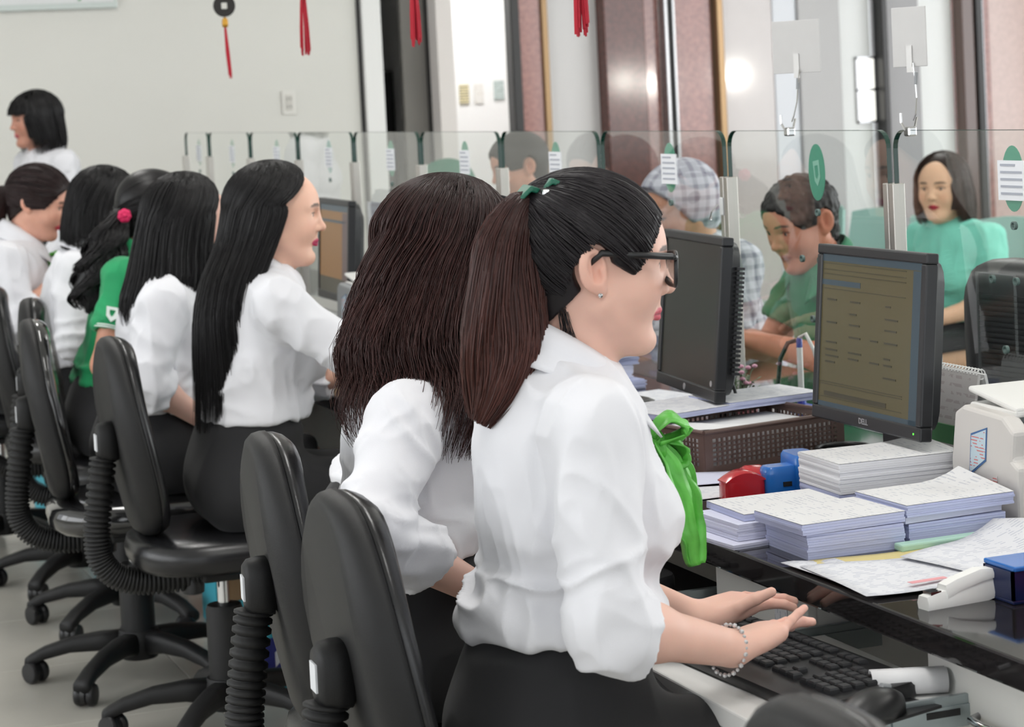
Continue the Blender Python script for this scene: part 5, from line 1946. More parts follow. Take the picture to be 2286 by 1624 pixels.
tail = tail_hair([T_ + V3(.012, 0, -.006), T_ + V3(-.012, -.005, .002), T_ + V3(-.038, -.01, -.045), T_ + V3(-.046, -.012, -.12), T_ + V3(-.052, -.012, -.19), T_ + V3(-.068, -.012, -.245), T_ + V3(-.088, -.012, -.285)],
                 [.012, .018, .038, .046, .048, .040, .022], [.014, .02, .040, .050, .052, .040, .020], 2600, 18, V3(.022, .010, .010), V3(.075, .026, .020), wave=.004, wfreq=30, lens=(.84, 1.), clumps=30)
attach(T1, 'hair', add_parts([capd, st, tail]))
# wisps at nape and temple
w_ = []
for (a, b, c, d) in [((-.05, -.054, -.050), (-.044, -.056, -.075), (-.036, -.056, -.100), (-.030, -.056, -.120))]:
    base = np.array([a, b, c, d])
    for k in range(44):
        w_.append(base + np.cumsum(RNG.normal(0, .0022, (4, 3)), 0) + RNG.normal(0, .004, 3) * np.array((1, .3, .6)))
P = hc + (resample(np.array(w_), 10) * hs) @ Rh.T
v, f = strands_mesh(P, .0005, .0001)
tag(attach(T1, 'hair_wisps', (v, f, np.tile(CR1, (len(v), 1)))), kind='stuff')


def hp_(P, x, y, z):
    return P['hc'] + P['Rh'] @ (V3(x, y, z) * P['hs'])


def local_mb(P, mb, name, m, parent=None, smooth=False, bevel=0.):
    """MB given in head units -> child of the person"""
    mb.v = [tuple(hp_(P, *v) - P['org']) for v in mb.v]
    return mb.build(name, m, parent or P['obj'], smooth=smooth, bevel=bevel)


for sg in (-1, 1):
    local_mb(T1, MB().tube([(-.026, sg * .0805, .006), (-.006, sg * .0835, .0225), (.03, sg * .0815, .020), (.088, sg * .072, .0165)], .0034, 8, flat=1.3), 'glasses_temple', M_black, smooth=True)
gl = MB()
for sg in (-1, 1):
    ring = [(.1005 - .006 * abs(y) / .03, sg * .036 + y, -.002 + z) for y, z in superellipse(.030, .0215, 28, 3.2)]
    ring.append(ring[0]); ring.append(ring[1])
    gl.tube(ring, .0030, 8, cap=False, up=(1, 0, 0))
gl.tube([(.103, -.008, .006), (.105, 0, .009), (.103, .008, .006)], .0028, 8)
gl.tube([(.088, -.072, .0165), (.094, -.066, .014)], .004, 8).tube([(.088, .072, .0165), (.094, .066, .014)], .004, 8)
gf = local_mb(T1, gl, 'glasses_front', M_black, smooth=True)
for sg in (-1, 1):
    lens_ = [(.1 - .006 * abs(y) / .03, sg * .036 + y, -.002 + z) for y, z in superellipse(.029, .0205, 24, 3.2)]
    local_mb(T1, MB().add(lens_, [tuple(range(24))]), 'lens', glass_mat('spectacle_lens', (.97, .98, .98)), gf)
local_mb(T1, MB().lathe([(.0005, -.003), (.003, -.002), (.003, .002), (.0005, .003)], c=(-.010, -.0925, -.0305), n=8, axis='y'), 'earring', M_chrome)
# green ribbon clip at the ponytail
mgd = mat('dark_green_ribbon', (18, 96, 74), .4, spec=.6)
tq = ((T_ - hc) @ Rh) / hs
cb = MB()
for sg, ln_ in ((-1, .034), (1, .03)):
    cb.rings([[(tq[0] + sg * u * .85 + .012, -.03 + y + .0, tq[2] + .018 + sg * u * .30 + zz + .010 * math.sin(u / ln_ * PI)) for y, zz in [(-.014 * w, -.004), (.05 * w, -.004), (.05 * w, .004), (-.014 * w, .004)]] for u, w in [(0, .4), (ln_ * .5, 1.), (ln_, .8)]])
local_mb(T1, cb, 'hair_ribbon', mgd, bevel=.002)
local_mb(T1, MB().bb(tq[0] + .010, tq[0] + .022, -.048, -.03, tq[2] + .006, tq[2] + .022), 'hair_clip', M_chrome, bevel=.003)
# bracelet on the right wrist
wr, el = T1['J']['WR'], T1['J']['ER']
d = (wr - el) / np.linalg.norm(wr - el)
a_ = np.cross(d, V3(0, 0, 1)); a_ /= np.linalg.norm(a_); b_ = np.cross(a_, d)
br = MB()
for k in range(26):
    an = 2 * PI * k / 26
    c = wr - d * .006 + a_ * math.cos(an) * .030 + b_ * (math.sin(an) * .033 - .003) + d * .004 * math.cos(an)
    c = c - T1['org']
    r_ = .0026 if k % 2 else .0034
    br.lathe([(.0004, -r_), (r_, -r_ * .4), (r_, r_ * .4), (.0004, r_)], c=tuple(c), n=7)
br.build('bracelet', mat('silver_beads', (214, 214, 216), .3, metal=.6), T1['obj'])

# ---- the brown haired teller behind her
O2 = (1.05, 3.42, 0)
T2 = person('woman with long wavy dark brown hair in white shirt, right behind the spectacled one', O2,
            dict(pelvis=(.02, 0, .58), waist=(.05, 0, .745), chest=(.07, 0, .90), neck=(.10, 0, 1.055), head=(.145, 0, 1.205), SR=(.0, -.150, .970), SL=(.10, .15, 1.0),
                 ER=(-.10, -.27, .83), EL=(.10, .22, .78), WR=(.11, -.155, .695), WL=(.30, .12, .74)),
            hy=-.1, hp=.22, res=(.0034, .008, .0052), cuff_at={'R': .40, 'L': .3}, hem=.745, seed=23, blouse=.01,
            scarf=dict(knot=(.155, -.01, .965), tails=[([(.155, -.01, .965), (.172, -.012, .93), (.178, -.014, .88)], [.012, .03, .018], 7)]))
attach(T2, 'hair', loft_hair(T2['hc'], T2['Rh'], 1.05, -.1, [(-.014, 0, .01, .116, .098, 52), (-.032, -.004, -.06, .122, .104, 44), (-.052, -.020, -.13, .130, .128, 36), (-.058, -.034, -.19, .134, .142, 28), (-.060, -.040, -.235, .124, .142, 26), (-.060, -.040, -.285, .098, .125, 26)],
                             3600, 20, V3(.016, .008, .008), V3(.048, .018, .016), grow=.017, part=.25, wave=.018, wfreq=30, seed=5, lens=(.72, 1.0), clumps=40, r0=.0012))

# ---- a third teller leaning over the desk, only the crown shows
O3 = (1.22, 4.05, 0)
T3 = person('woman in white shirt almost hidden between the brown haired and the spectacled teller', O3,
            dict(waist=(.07, 0, .73), chest=(.14, 0, .88), neck=(.20, 0, 1.02), head=(.27, 0, 1.145), SR=(.16, -.15, .98), SL=(.16, .15, .98), ER=(.25, -.21, .82), EL=(.25, .2, .82), WR=(.42, -.1, .80), WL=(.42, .1, .80)),
            hp=.35, res=(.0045, .010, .008), seed=31)
v, f = hair_cap(T3['hc'], T3['Rh'], 1., .012, keep_pulled, .004)
attach(T3, 'hair', add_parts([(v, f, np.tile(BLACK, (len(v), 1))), pulled_hair(T3['hc'], T3['Rh'], 1., (-.08, 0, .02), HAIRLINE, 700, 10, BLACK * 1.4, .0135, .0014)]))

# ---- the long haired teller in profile
O4 = (1.20, 5.13, 0)
T4 = person('woman in profile with very long straight black hair and white shirt', O4,
            dict(pelvis=(.04, 0, .58), waist=(.075, 0, .745), chest=(.10, 0, .91), neck=(.125, 0, 1.06), head=(.158, -.005, 1.207), SR=(.105, -.155, 1.015), SL=(.13, .155, 1.015),
                 ER=(.265, -.245, .875), EL=(.23, .19, .80), WR=(.42, -.10, .86), WL=(.38, .10, .80)),
            hy=-.28, hp=.03, res=(.003, .008, .0052), cuff_at={'R': .30, 'L': .5}, hem=.735, lips=(186, 54, 92), seed=41, skin=(232, 186, 164), hs=1.02)
attach(T4, 'hair', loft_hair(T4['hc'], T4['Rh'], 1.03, -.28, [(-.014, 0, .012, .1125, .0915, 70), (-.034, -.004, -.06, .108, .091, 74), (-.082, -.028, -.13, .092, .090, 62), (-.122, -.046, -.21, .072, .088, 40), (-.133, -.054, -.30, .068, .078, 20), (-.140, -.058, -.39, .064, .07, 10), (-.150, -.060, -.475, .058, .060, 5)],
                             4200, 24, BLACK, BLACKT, grow=.0145, part=.12, seed=8, lens=(.76, 1.0), clumps=34, r0=.0011, a_top=0, a_pow=1.7))

# ---- the second black haired teller
O5 = (1.13, 5.75, 0)
T5 = person('woman seen from behind with long loose black hair, left of the very long haired one', O5,
            dict(pelvis=(.0, 0, .57), waist=(.04, 0, .72), chest=(.07, 0, .875), neck=(.105, 0, 1.025), head=(.155, 0, 1.172), SR=(.045, -.15, .985), SL=(.09, .15, .985), ER=(-.02, -.19, .79), WR=(.13, -.13, .675), EL=(.1, .2, .78), WL=(.28, .1, .74)),
            hy=.1, hp=.15, res=(.0042, .010, .0065), cuff_at={'R': .28, 'L': .3}, hem=.70, seed=51)
attach(T5, 'hair', loft_hair(T5['hc'], T5['Rh'], 1.03, 0.05, [(-.014, 0, .01, .115, .096, 60), (-.03, 0, -.06, .115, .10, 60), (-.05, -.01, -.13, .115, .105, 52), (-.07, -.01, -.19, .115, .10, 45), (-.08, -.01, -.25, .10, .09, 40), (-.085, -.01, -.30, .08, .08, 40)],
                             2200, 16, BLACK, BLACKT, grow=.015, part=.1, seed=9, lens=(.8, 1.), r0=.0016))

# ---- the teller in the green polo
O6 = (1.17, 6.40, 0)
T6 = person('woman in a green polo shirt with curly black ponytail and pink flower clip', O6,
            dict(pelvis=(-.0, 0, .57), waist=(.035, 0, .72), chest=(.075, 0, .88), neck=(.115, 0, 1.03), head=(.165, 0, 1.172), SR=(.03, -.155, 1.0), SL=(.08, .15, 1.0), ER=(-.045, -.20, .77), WR=(.16, -.13, .745), EL=(.08, .2, .78), WL=(.27, .1, .76)),
            hy=.1, hp=.2, res=(.0042, .010, .0065), shirt=(20, 150, 92), shirt_name='green_polo', sleeve='short', hem=.70, seed=61, skin=(206, 150, 126), collar=True)
v, f = hair_cap(T6['hc'], T6['Rh'], 1.02, .013, keep_pulled, .004)
tie6 = T6['hc'] + T6['Rh'] @ V3(-.105, -.01, -.02)
tail = tail_hair([tie6 + V3(.02, 0, .01), tie6 + V3(-.015, -.03, -.01), tie6 + V3(-.05, -.045, -.07), tie6 + V3(-.085, -.05, -.14), tie6 + V3(-.12, -.05, -.21), tie6 + V3(-.14, -.05, -.26)],
                 [.02, .03, .048, .05, .042, .024], [.02, .03, .05, .052, .044, .026], 1500, 20, BLACK, BLACKT, wave=.014, wfreq=70, lens=(.75, 1.), clumps=22, r0=.0016, seed=12)
attach(T6, 'hair', add_parts([(v, f, np.tile(BLACK, (len(v), 1))), pulled_hair(T6['hc'], T6['Rh'], 1.02, (-.09, 0, -.04), HAIRLINE, 1200, 12, BLACK * 1.4, .0145, .0014), tail]))
fc = ((V3(1.222, 6.3, 1.177) - T6['hc']) @ T6['Rh'])
fb = MB()
for k in range(7):
    an = 2 * PI * k / 7
    fb.lathe([(.001, -.006), (.011, -.002), (.010, .004), (.001, .006)], c=(fc[0] + .010 * math.cos(an), fc[1] - .002, fc[2] + .010 * math.sin(an)), n=8, axis='y')
fb.lathe([(.001, -.012), (.010, -.006), (.008, .0)], c=tuple(fc), n=8, axis='y')
local_mb(T6, fb, 'flower_clip', mat('pink_flower', (214, 30, 92), .6), smooth=True)
M_ptrim = mat('polo_white_trim', (226, 234, 230), .7)
for nm in 'RL':
    s_, e = T6['J']['S' + nm], T6['J']['E' + nm]
    ax = (e - s_); L_ = np.linalg.norm(ax); ax /= L_
    a_ = np.cross(ax, V3(1, 0, 0)); a_ /= np.linalg.norm(a_); b_ = np.cross(ax, a_)
    for tt in (.60, .575):
        c = s_ + ax * L_ * tt - T6['org']
        ring = [c + (a_ * math.cos(2 * PI * k / 28) + b_ * math.sin(2 * PI * k / 28)) * .0575 for k in range(29)]
        MB().tube(ring, .0022, 6, cap=False).build('sleeve_stripe', M_ptrim, T6['obj'])
# sleeve emblem: white rounded chevron
s_, e = T6['J']['SR'], T6['J']['ER']
c = s_ + (e - s_) * .44
ax = (e - s_) / np.linalg.norm(e - s_)
out_ = V3(-.35, -.93, 0); out_ -= ax * (out_ @ ax); out_ /= np.linalg.norm(out_)
lt = np.cross(ax, out_)
em = MB()
q = [(-.022, -.016), (.020, -.016), (.016, .010), (.0, .026), (-.016, .012)]
i_ = [(-.008, -.008), (.010, -.008), (.008, .004), (.001, .012), (-.004, .006)]
rr_ = [[tuple(c + out_ * h + lt * x + ax * y - T6['org']) for x, y in Q] for Q, h in ((i_, .064), (q, .0635), (q, .068), (i_, .068), (i_, .064))]
em.rings(rr_, cap=False).build('sleeve_emblem', M_ptrim, T6['obj'])

# ---- the bob haired teller
O7 = (1.14, 7.05, 0)
T7 = person('woman with black bob bending forward in white shirt, between the polo and the bending teller', O7,
            dict(pelvis=(-.0, 0, .57), waist=(.04, 0, .72), chest=(.07, 0, .875), neck=(.115, 0, 1.025), head=(.175, 0, 1.165), SR=(.03, -.155, .985), SL=(.08, .15, .985), ER=(.01, -.21, .78), WR=(.2, -.15, .75)),
            hy=.25, hp=.3, res=(.005, .011, .0075), seed=71, hem=.70)
BOB = [(-.014, 0, .01, .116, .099, 58), (-.024, 0, -.05, .118, .103, 56), (-.035, 0, -.10, .108, .098, 54), (-.042, 0, -.135, .085, .085, 50)]
attach(T7, 'hair', loft_hair(T7['hc'], T7['Rh'], 1.05, .25, BOB, 1400, 12, BLACK, BLACKT, grow=.016, seed=14, lens=(.9, 1.), r0=.0017))

# ---- the bending teller with a phone
O8 = (1.04, 7.62, 0)
T8 = person('smiling woman with low bun looking down, green scarf under white collar', O8,
            dict(pelvis=(-.02, 0, .57), waist=(.02, 0, .73), chest=(.05, 0, .89), neck=(.085, 0, 1.04), head=(.150, -.04, 1.178), SR=(.01, -.16, 1.0), SL=(.07, .15, 1.0), ER=(.03, -.23, .80), WR=(.22, -.12, .96), EL=(.1, .2, .78), WL=(.24, .1, .76)),
            hy=-.5, hp=.30, res=(.0042, .011, .007), seed=81, hem=.72, lips=(206, 70, 88), skin=(222, 168, 146),
            scarf=dict(knot=(.16, -.02, .975), tails=[([(.16, -.02, .975), (.175, -.02, .94), (.18, -.02, .90)], [.012, .024, .012], 9)]))
v, f = hair_cap(T8['hc'], T8['Rh'], 1.02, .012, keep_pulled, .004)
c8 = V3(.016, .008, .008)
tie8 = T8['hc'] + T8['Rh'] @ V3(-.11, 0, .0)
attach(T8, 'hair', add_parts([(v, f, np.tile(c8 * .8, (len(v), 1))), pulled_hair(T8['hc'], T8['Rh'], 1.02, (-.1, 0, -.01), HAIRLINE, 1000, 12, c8 * 1.4, .0135, .0014),
                              tail_hair([tie8 + V3(.02, 0, 0), tie8 + V3(-.02, 0, .0), tie8 + V3(-.045, 0, -.03), tie8 + V3(-.05, 0, -.07), tie8 + V3(-.045, 0, -.11)], [.02, .03, .035, .034, .02], [.02, .032, .036, .034, .02], 700, 12, c8, V3(.03, .012, .011), r0=.0016, seed=15)]))
ph8 = thing('mobile_phone', 'dark mobile phone held up near the bending teller\'s chin', 'phone', (1.275, 7.50, 1.045), .3)
_pm = MB().box((0, 0, 0), (.009, .07, .14), Matrix.Rotation(.45, 3, 'Y')).build('case', mat('phone_case', (210, 206, 200), .4), ph8, bevel=.003)
MB().box((-.005, 0, .002), (.002, .064, .125), Matrix.Rotation(.45, 3, 'Y')).build('screen', M_blackmatte, ph8)

# ---- standing woman by the back wall
O9 = (1.60, 9.95, 0)
T9 = person('standing woman with black bob and fringe in white shirt before the back wall', O9,
            dict(pelvis=(0, 0, .88), waist=(0, 0, 1.0), chest=(.0, 0, 1.14), neck=(.01, 0, 1.305), head=(.05, 0, 1.450), SR=(.0, -.165, 1.255), SL=(.0, .165, 1.255), ER=(-.02, -.21, 1.0), EL=(-.02, .21, 1.0), WR=(.12, -.16, .84), WL=(.12, .16, .84)),
            yaw=PI + .35, hy=-.15, stand=True, hem=.95, res=(.0045, .012, .008), seed=91, skin=(196, 142, 122), sleeve='long', cuff_at=.9)
attach(T9, 'hair', loft_hair(T9['hc'], T9['Rh'], 1.05, PI + .2, [(-.010, 0, .01, .114, .096, 46), (-.014, 0, -.05, .116, .100, 54), (-.02, 0, -.10, .11, .098, 58), (-.022, 0, -.14, .095, .088, 58)], 1200, 12, BLACK, BLACKT, grow=.016, seed=16, lens=(.92, 1.), r0=.002))
fr9 = loft_hair(T9['hc'], T9['Rh'], 1.05, PI + .2, [(-.0, 0, .025, .104, .088, 0)], 500, 8, BLACK, BLACKT, grow=.015, a_top=0, seed=17, lens=(.97, 1.), r0=.002, shell=.98)
attach(T9, 'fringe', fr9)

# ================================================================== customers beyond the glass
M_hsh = attr_mat('short_hair', .55, .3, noise=.4, nscale=300)


def keep_short(x, y, z):
    a = np.maximum(x - (.052 + .52 * z), .0 - z)
    b = x - (-.012 + .5 * (z + .012))
    c = np.maximum(np.minimum(a, b), -.075 - z)
    return np.maximum(c, ear_clear(x, y, z))


K1 = person('short haired man in a green polo bending his head behind the glass', (3.03, 5.32, 0),
            dict(pelvis=(0, 0, .52), waist=(.04, 0, .66), chest=(.07, 0, .81), neck=(.12, 0, .955), head=(.185, 0, 1.085), SR=(.07, -.19, .915), SL=(.07, .19, .915), ER=(.17, -.25, .72), EL=(.17, .25, .72), WR=(.38, -.1, .79), WL=(.38, .1, .79), HR=(.02, -.1, .5), HL=(.02, .1, .5), KR=(.33, -.12, .5), KL=(.33, .12, .5), AR=(.30, -.12, .09), AL=(.30, .12, .09)),
            yaw=PI, hy=.2, hp=.32, hs=1.05, skin=(190, 128, 104), lips=(160, 92, 86), res=(.0036, .010, .007), shirt=(30, 118, 80), shirt_name='customer_green_polo', sleeve='short', bust=0, bulk=1.1, male=True, hem=.58, seed=101, skirt=(40, 44, 60), group='customers')
v, f = hair_cap(K1['hc'], K1['Rh'], 1.05, .010, keep_short, .0035)
v = v + vnormals(v, f) * (.004 * vnoise(v * 90, 2))[:, None]
attach(K1, 'hair', (v, f, np.tile(V3(.012, .010, .010), (len(v), 1))), M_hsh)

K2 = person('woman with brown bob in a mint shirt behind the glass at the right', (4.38, 6.98, 0),
            dict(pelvis=(0, 0, .44), waist=(.02, 0, .60), chest=(.03, 0, .76), neck=(.045, 0, .91), head=(.085, 0, 1.052), SR=(.03, -.155, .87), SL=(.03, .155, .87), ER=(.07, -.22, .65), EL=(.07, .22, .65), WR=(.3, -.12, .6), WL=(.3, .12, .6), HR=(.02, -.1, .46), HL=(.02, .1, .46), KR=(.36, -.12, .48), KL=(.36, .12, .48)),
            yaw=PI + .25, hy=.35, skin=(222, 180, 150), lips=(170, 40, 60), res=(.0036, .010, .007), shirt=(120, 206, 186), shirt_name='mint_shirt', sleeve='short', collar=False, hem=.58, seed=111, skirt=(60, 60, 70), group='customers')
attach(K2, 'hair', loft_hair(K2['hc'], K2['Rh'], 1.04, PI + .6, [(-.014, 0, .01, .113, .096, 48), (-.02, 0, -.05, .116, .10, 50), (-.028, 0, -.10, .105, .096, 52), (-.03, 0, -.125, .088, .086, 54)], 1300, 12, V3(.03, .016, .012), V3(.06, .032, .024), grow=.015, part=.2, seed=18, lens=(.92, 1.), r0=.0016))

m, nt, p = nodes_of('grey_plaid')
tc = nt.nodes.new('ShaderNodeTexCoord'); sp_ = nt.nodes.new('ShaderNodeSeparateXYZ'); nt.links.new(tc.outputs['Object'], sp_.inputs[0])
prev = None
for ax, fq in ((0, 26.), (1, 26.), (2, 30.)):
    a = nt.nodes.new('ShaderNodeMath'); a.operation = 'MULTIPLY'; a.inputs[1].default_value = fq; nt.links.new(sp_.outputs[ax], a.inputs[0])
    b = nt.nodes.new('ShaderNodeMath'); b.operation = 'FRACT'; nt.links.new(a.outputs[0], b.inputs[0])
    c = nt.nodes.new('ShaderNodeMath'); c.operation = 'LESS_THAN'; c.inputs[1].default_value = .38; nt.links.new(b.outputs[0], c.inputs[0])
    if prev is None:
        prev = c.outputs[0]
    else:
        d = nt.nodes.new('ShaderNodeMath'); d.operation = 'ADD'; nt.links.new(prev, d.inputs[0]); nt.links.new(c.outputs[0], d.inputs[1]); prev = d.outputs[0]
rp_ = nt.nodes.new('ShaderNodeMapRange'); rp_.inputs[2].default_value = 3.; nt.links.new(prev, rp_.inputs[0])
cr = nt.nodes.new('ShaderNodeValToRGB'); cr.color_ramp.elements[0].color = srgb(206, 206, 216); cr.color_ramp.elements[1].color = srgb(120, 118, 134)
nt.links.new(rp_.outputs[0], cr.inputs[0]); nt.links.new(cr.outputs[0], p.inputs['Base Color']); p.inputs['Roughness'].default_value = .8
MATS['plaid_shirt'] = m
K3 = person('customer in a grey plaid hooded jacket behind the glass, left of the green polo man', (2.98, 5.95, 0),
            dict(pelvis=(0, 0, .53), waist=(.05, 0, .69), chest=(.09, 0, .84), neck=(.13, 0, .985), head=(.19, 0, 1.11), SR=(.09, -.17, .95), SL=(.09, .17, .95), ER=(.16, -.24, .74), EL=(.16, .24, .74), WR=(.38, -.1, .79), WL=(.38, .1, .79), HR=(.02, -.1, .5), HL=(.02, .1, .5), KR=(.33, -.12, .5), KL=(.33, .12, .5), AR=(.30, -.12, .09), AL=(.30, .12, .09)),
            yaw=PI, hp=.4, res=(.0045, .011, .008), shirt=(190, 190, 200), shirt_name='plaid_shirt', sleeve='long', cuff_at=.9, collar=False, hem=.58, seed=121, skirt=(50, 50, 60), group='customers', skin=(200, 146, 120))
v, f = hair_cap(K3['hc'], K3['Rh'], 1.05, .022, lambda x, y, z: np.maximum(x - (.03 + .45 * z), -.14 - z), .005)
np_obj('hood', v, f, MATS['plaid_shirt'], K3['obj'], K3['org'])
K4 = person('dim customer in a pale shirt behind the glass right of the long haired teller', (3.0, 7.55, 0),
            dict(pelvis=(0, 0, .55), HR=(.02, -.1, .5), HL=(.02, .1, .5), KR=(.33, -.12, .5), KL=(.33, .12, .5), head=(.10, 0, 1.2)),
            yaw=PI, hp=.2, res=(.0055, .012, .009), shirt=(196, 196, 204), shirt_name='pale_grey_shirt', hem=.6, seed=131, skirt=(50, 50, 60), group='customers', skin=(196, 142, 118), male=True, bust=0)
v, f = hair_cap(K4['hc'], K4['Rh'], 1.05, .011, keep_short, .005)
attach(K4, 'hair', (v, f, np.tile(V3(.016, .012, .011), (len(v), 1))), M_hsh)
K5 = person('customer wearing a green cap behind the far glass beside the long haired face', (3.0, 8.4, 0),
            dict(pelvis=(0, 0, .5), waist=(.02, 0, .64), chest=(.04, 0, .8), neck=(.055, 0, .95), head=(.09, 0, 1.09), SR=(.04, -.17, .91), SL=(.04, .17, .91), ER=(.08, -.22, .7), EL=(.08, .22, .7), WR=(.3, -.14, .76), WL=(.3, .14, .76), HR=(.02, -.1, .5), HL=(.02, .1, .5), KR=(.33, -.12, .48), KL=(.33, .12, .48)),
            yaw=PI, res=(.0055, .012, .009), shirt=(150, 160, 160), shirt_name='grey_green_shirt', hem=.56, seed=141, skirt=(50, 50, 60), group='customers', skin=(196, 142, 118), male=True, bust=0)
v, f = hair_cap(K5['hc'], K5['Rh'], 1.05, .014, lambda x, y, z: np.maximum(.035 - z + .12 * x, -1), .005)
cp = np_obj('cap_crown', v, f, mat('cap_green', (34, 108, 84), .7), K5['obj'], K5['org'])
local_mb(K5, MB().rings([[(.07 + .075 * math.cos(a) * q, .07 * math.sin(a), .045 + h - .12 * max(0, math.cos(a)) * .2) for a in np.linspace(-PI / 2, PI / 2, 14)] for q, h in ((1, 0), (1, .004))]), 'cap_brim', mat('cap_green', (34, 108, 84), .7), cp)
# ================================================================== more things on and under the counter
# banknote counters
def note_counter(x, y, rz, lab, body_m, front_m):
    t = thing('banknote_counter', lab, 'counting machine', (x, y, DT), rz, 'banknote counting machines')
    # side profile in (y, z), front towards -y; two cheeks and a dark middle
    prof = [(-.095, 0), (.10, 0), (.10, .085), (.085, .165), (.06, .178), (-.055, .172), (-.085, .150), (-.078, .105), (-.095, .095)]
    for s_ in (-1, 1):
        MB().prism(prof, s_ * .125 - .016, s_ * .125 + .016, 'yz').build('cheek', body_m, t, bevel=.006)
    MB().bb(-.109, .109, -.07, .095, 0, .115).build('core', M_blackmatte, t, bevel=.003)
    MB().bb(-.109, .109, -.085, -.07, .012, .062).build('front_plate', front_m, t, bevel=.002)
    MB().bb(-.109, .109, -.06, .08, .115, .128).build('feed_floor', mat('maroon_feed', (58, 22, 22), .4), t)
    MB().box((0, .01, .19), (.235, .14, .010), Matrix.Rotation(.16, 3, 'X')).bb(-.118, .118, -.06, .075, .168, .180).build('hopper_lid', mat('lid_white', (230, 229, 226), .35), t, bevel=.004)
    for s_ in (-1, 0, 1):
        MB().lathe([(.002, -.02), (.018, -.018), (.018, .018), (.002, .02)], c=(s_ * .06, -.072, .10), n=16, axis='x').build('roller', M_grey, t, smooth='auto')
    lb = MB().bb(-.085, .035, -.0872, -.0852, .064, .100).build('asset_label', M_label, t)
    text_obj('lettering', 'CURRENCY', .012, M_ink, lb, (-.042, -.0876, .093), ROT_NEGY)
    bars = MB(); rr = random.Random(4); xx = -.075
    while xx < .0:
        w_ = rr.choice((.001, .0015, .0025)); bars.bb(xx, xx + w_, -.0876, -.0872, .073, .086); xx += w_ + rr.choice((.0012, .002))
    tag(bars.build('barcode', M_ink, lb), kind='stuff')
    text_obj('lettering', '1-105', .009, M_ink, lb, (-.03, -.0876, .068), ROT_NEGY)
    st = MB().add([(-.1418, .045, .065), (-.1418, -.005, .095), (-.1418, -.012, .150), (-.1418, .036, .135)], [(0, 1, 2, 3)]).build('sticker', mat('blue_rim_sticker', (66, 108, 160), .5), t, solid=.0008)
    MB().add([(-.1425, .0425, .070), (-.1425, -.003, .0975), (-.1425, -.0095, .1465), (-.1425, .0338, .132)], [(0, 1, 2, 3)]).build('sticker_face', print_mat('sticker_print', (196, 214, 224), (206, 130, 130), 190, .5, 2), st, solid=.0004)
    MB().add([(-.1418, .012, .034), (-.1418, -.034, .056), (-.1418, -.036, .075), (-.1418, .010, .060)], [(0, 1, 2, 3)]).build('sticker', print_mat('sticker_print_red', (222, 214, 214), (214, 130, 124), 210, .55, 2), t, solid=.0006)
    return t


note_counter(2.093, 3.065, .0, 'beige banknote counter with stickers and barcode label at the right edge', M_beige, M_black)
note_counter(2.02, 6.37, .0, 'grey banknote counter with barcode label beside the long haired teller', M_grey, M_black)
# black coil lead lying before the near machine
tag(MB().tube([(2.0 + .035 * math.cos(a) + .01 * a / 6, 2.905 + .022 * math.sin(a), DT + .006 + .004 * (i % 2)) for i, a in enumerate(np.linspace(0, 11, 44))], .0055, 8).build('power_lead', M_black, smooth=True), 'coiled black power lead in front of the beige machine', 'cable')

# desk calendar with wire spiral, standing behind the monitor
cl = thing('desk_calendar', 'spiral desk calendar on a grey metal stand behind the near monitor', 'calendar', (2.12, 3.41, DT), 0.)
for s_, m_ in ((-1, print_mat('calendar_page', (206, 203, 201), (188, 180, 180), 70, .5, 2)), (1, mat('calendar_back', (226, 226, 226), .6))):
    MB().add([(s_ * .045, -.085, .0), (s_ * .045, .085, .0), (s_ * .006, .085, .192), (s_ * .006, -.085, .192)], [(0, 1, 2, 3)]).build('leaf_block', m_, cl, solid=.005)
MB().bb(-.034, -.030, -.05, .05, .012, .10).build('inner_card', M_signgreen, cl)
for k in range(17):
    y = -.08 + k * .01
    MB().tube([(.009 * math.cos(a), y, .192 + .009 * math.sin(a)) for a in np.linspace(0, 2 * PI, 11)], .0012, 5, cap=False).build('spiral_ring', M_white, cl)
st = MB().tube([(-.05, -.075, .003), (-.05, -.075, .06), (-.05, -.02, .06), (-.05, -.02, .003)], .003, 6).build('wire_stand', M_chrome, cl)
# clear acrylic holder and a bent acrylic brochure stand
ac = thing('acrylic_holder', 'clear upright acrylic sheet holder beside the near monitor', 'holder', (2.12, 3.52, DT))
MB().bb(-.002, .002, -.062, .062, 0, .345).build('sheet', M_acrylic, ac)
MB().bb(-.0025, .0025, -.0632, -.0612, 0, .345).bb(-.0025, .0025, .0612, .0632, 0, .345).bb(-.0025, .0025, -.0632, .0632, .344, .346).build('polished_edge', mat('acrylic_edge', (208, 216, 216), .15), ac)
MB().bb(-.03, .03, -.062, .062, 0, .004).build('foot', M_acrylic, ac)
a2 = thing('brochure_stand', 'bent clear acrylic brochure stand right of the desk calendar', 'holder', (2.155, 3.245, DT), 0.)
MB().tube([(0, 0, .006), (0, 0, .15), (0, -.006, .175), (0, -.022, .19), (0, -.035, .195)], .006, 8, flat=3.).build('bent_strip', mat('acrylic_smoke', (150, 158, 158), .15), a2, smooth=True)
MB().bb(-.01, .04, -.045, .03, .0, .006).build('foot', mat('acrylic_smoke', (150, 158, 158), .15), a2)
MB().box((.03, -.01, .12), (.004, .05, .07), Matrix.Rotation(-.12, 3, 'Y')).build('leaflet', M_label, a2)
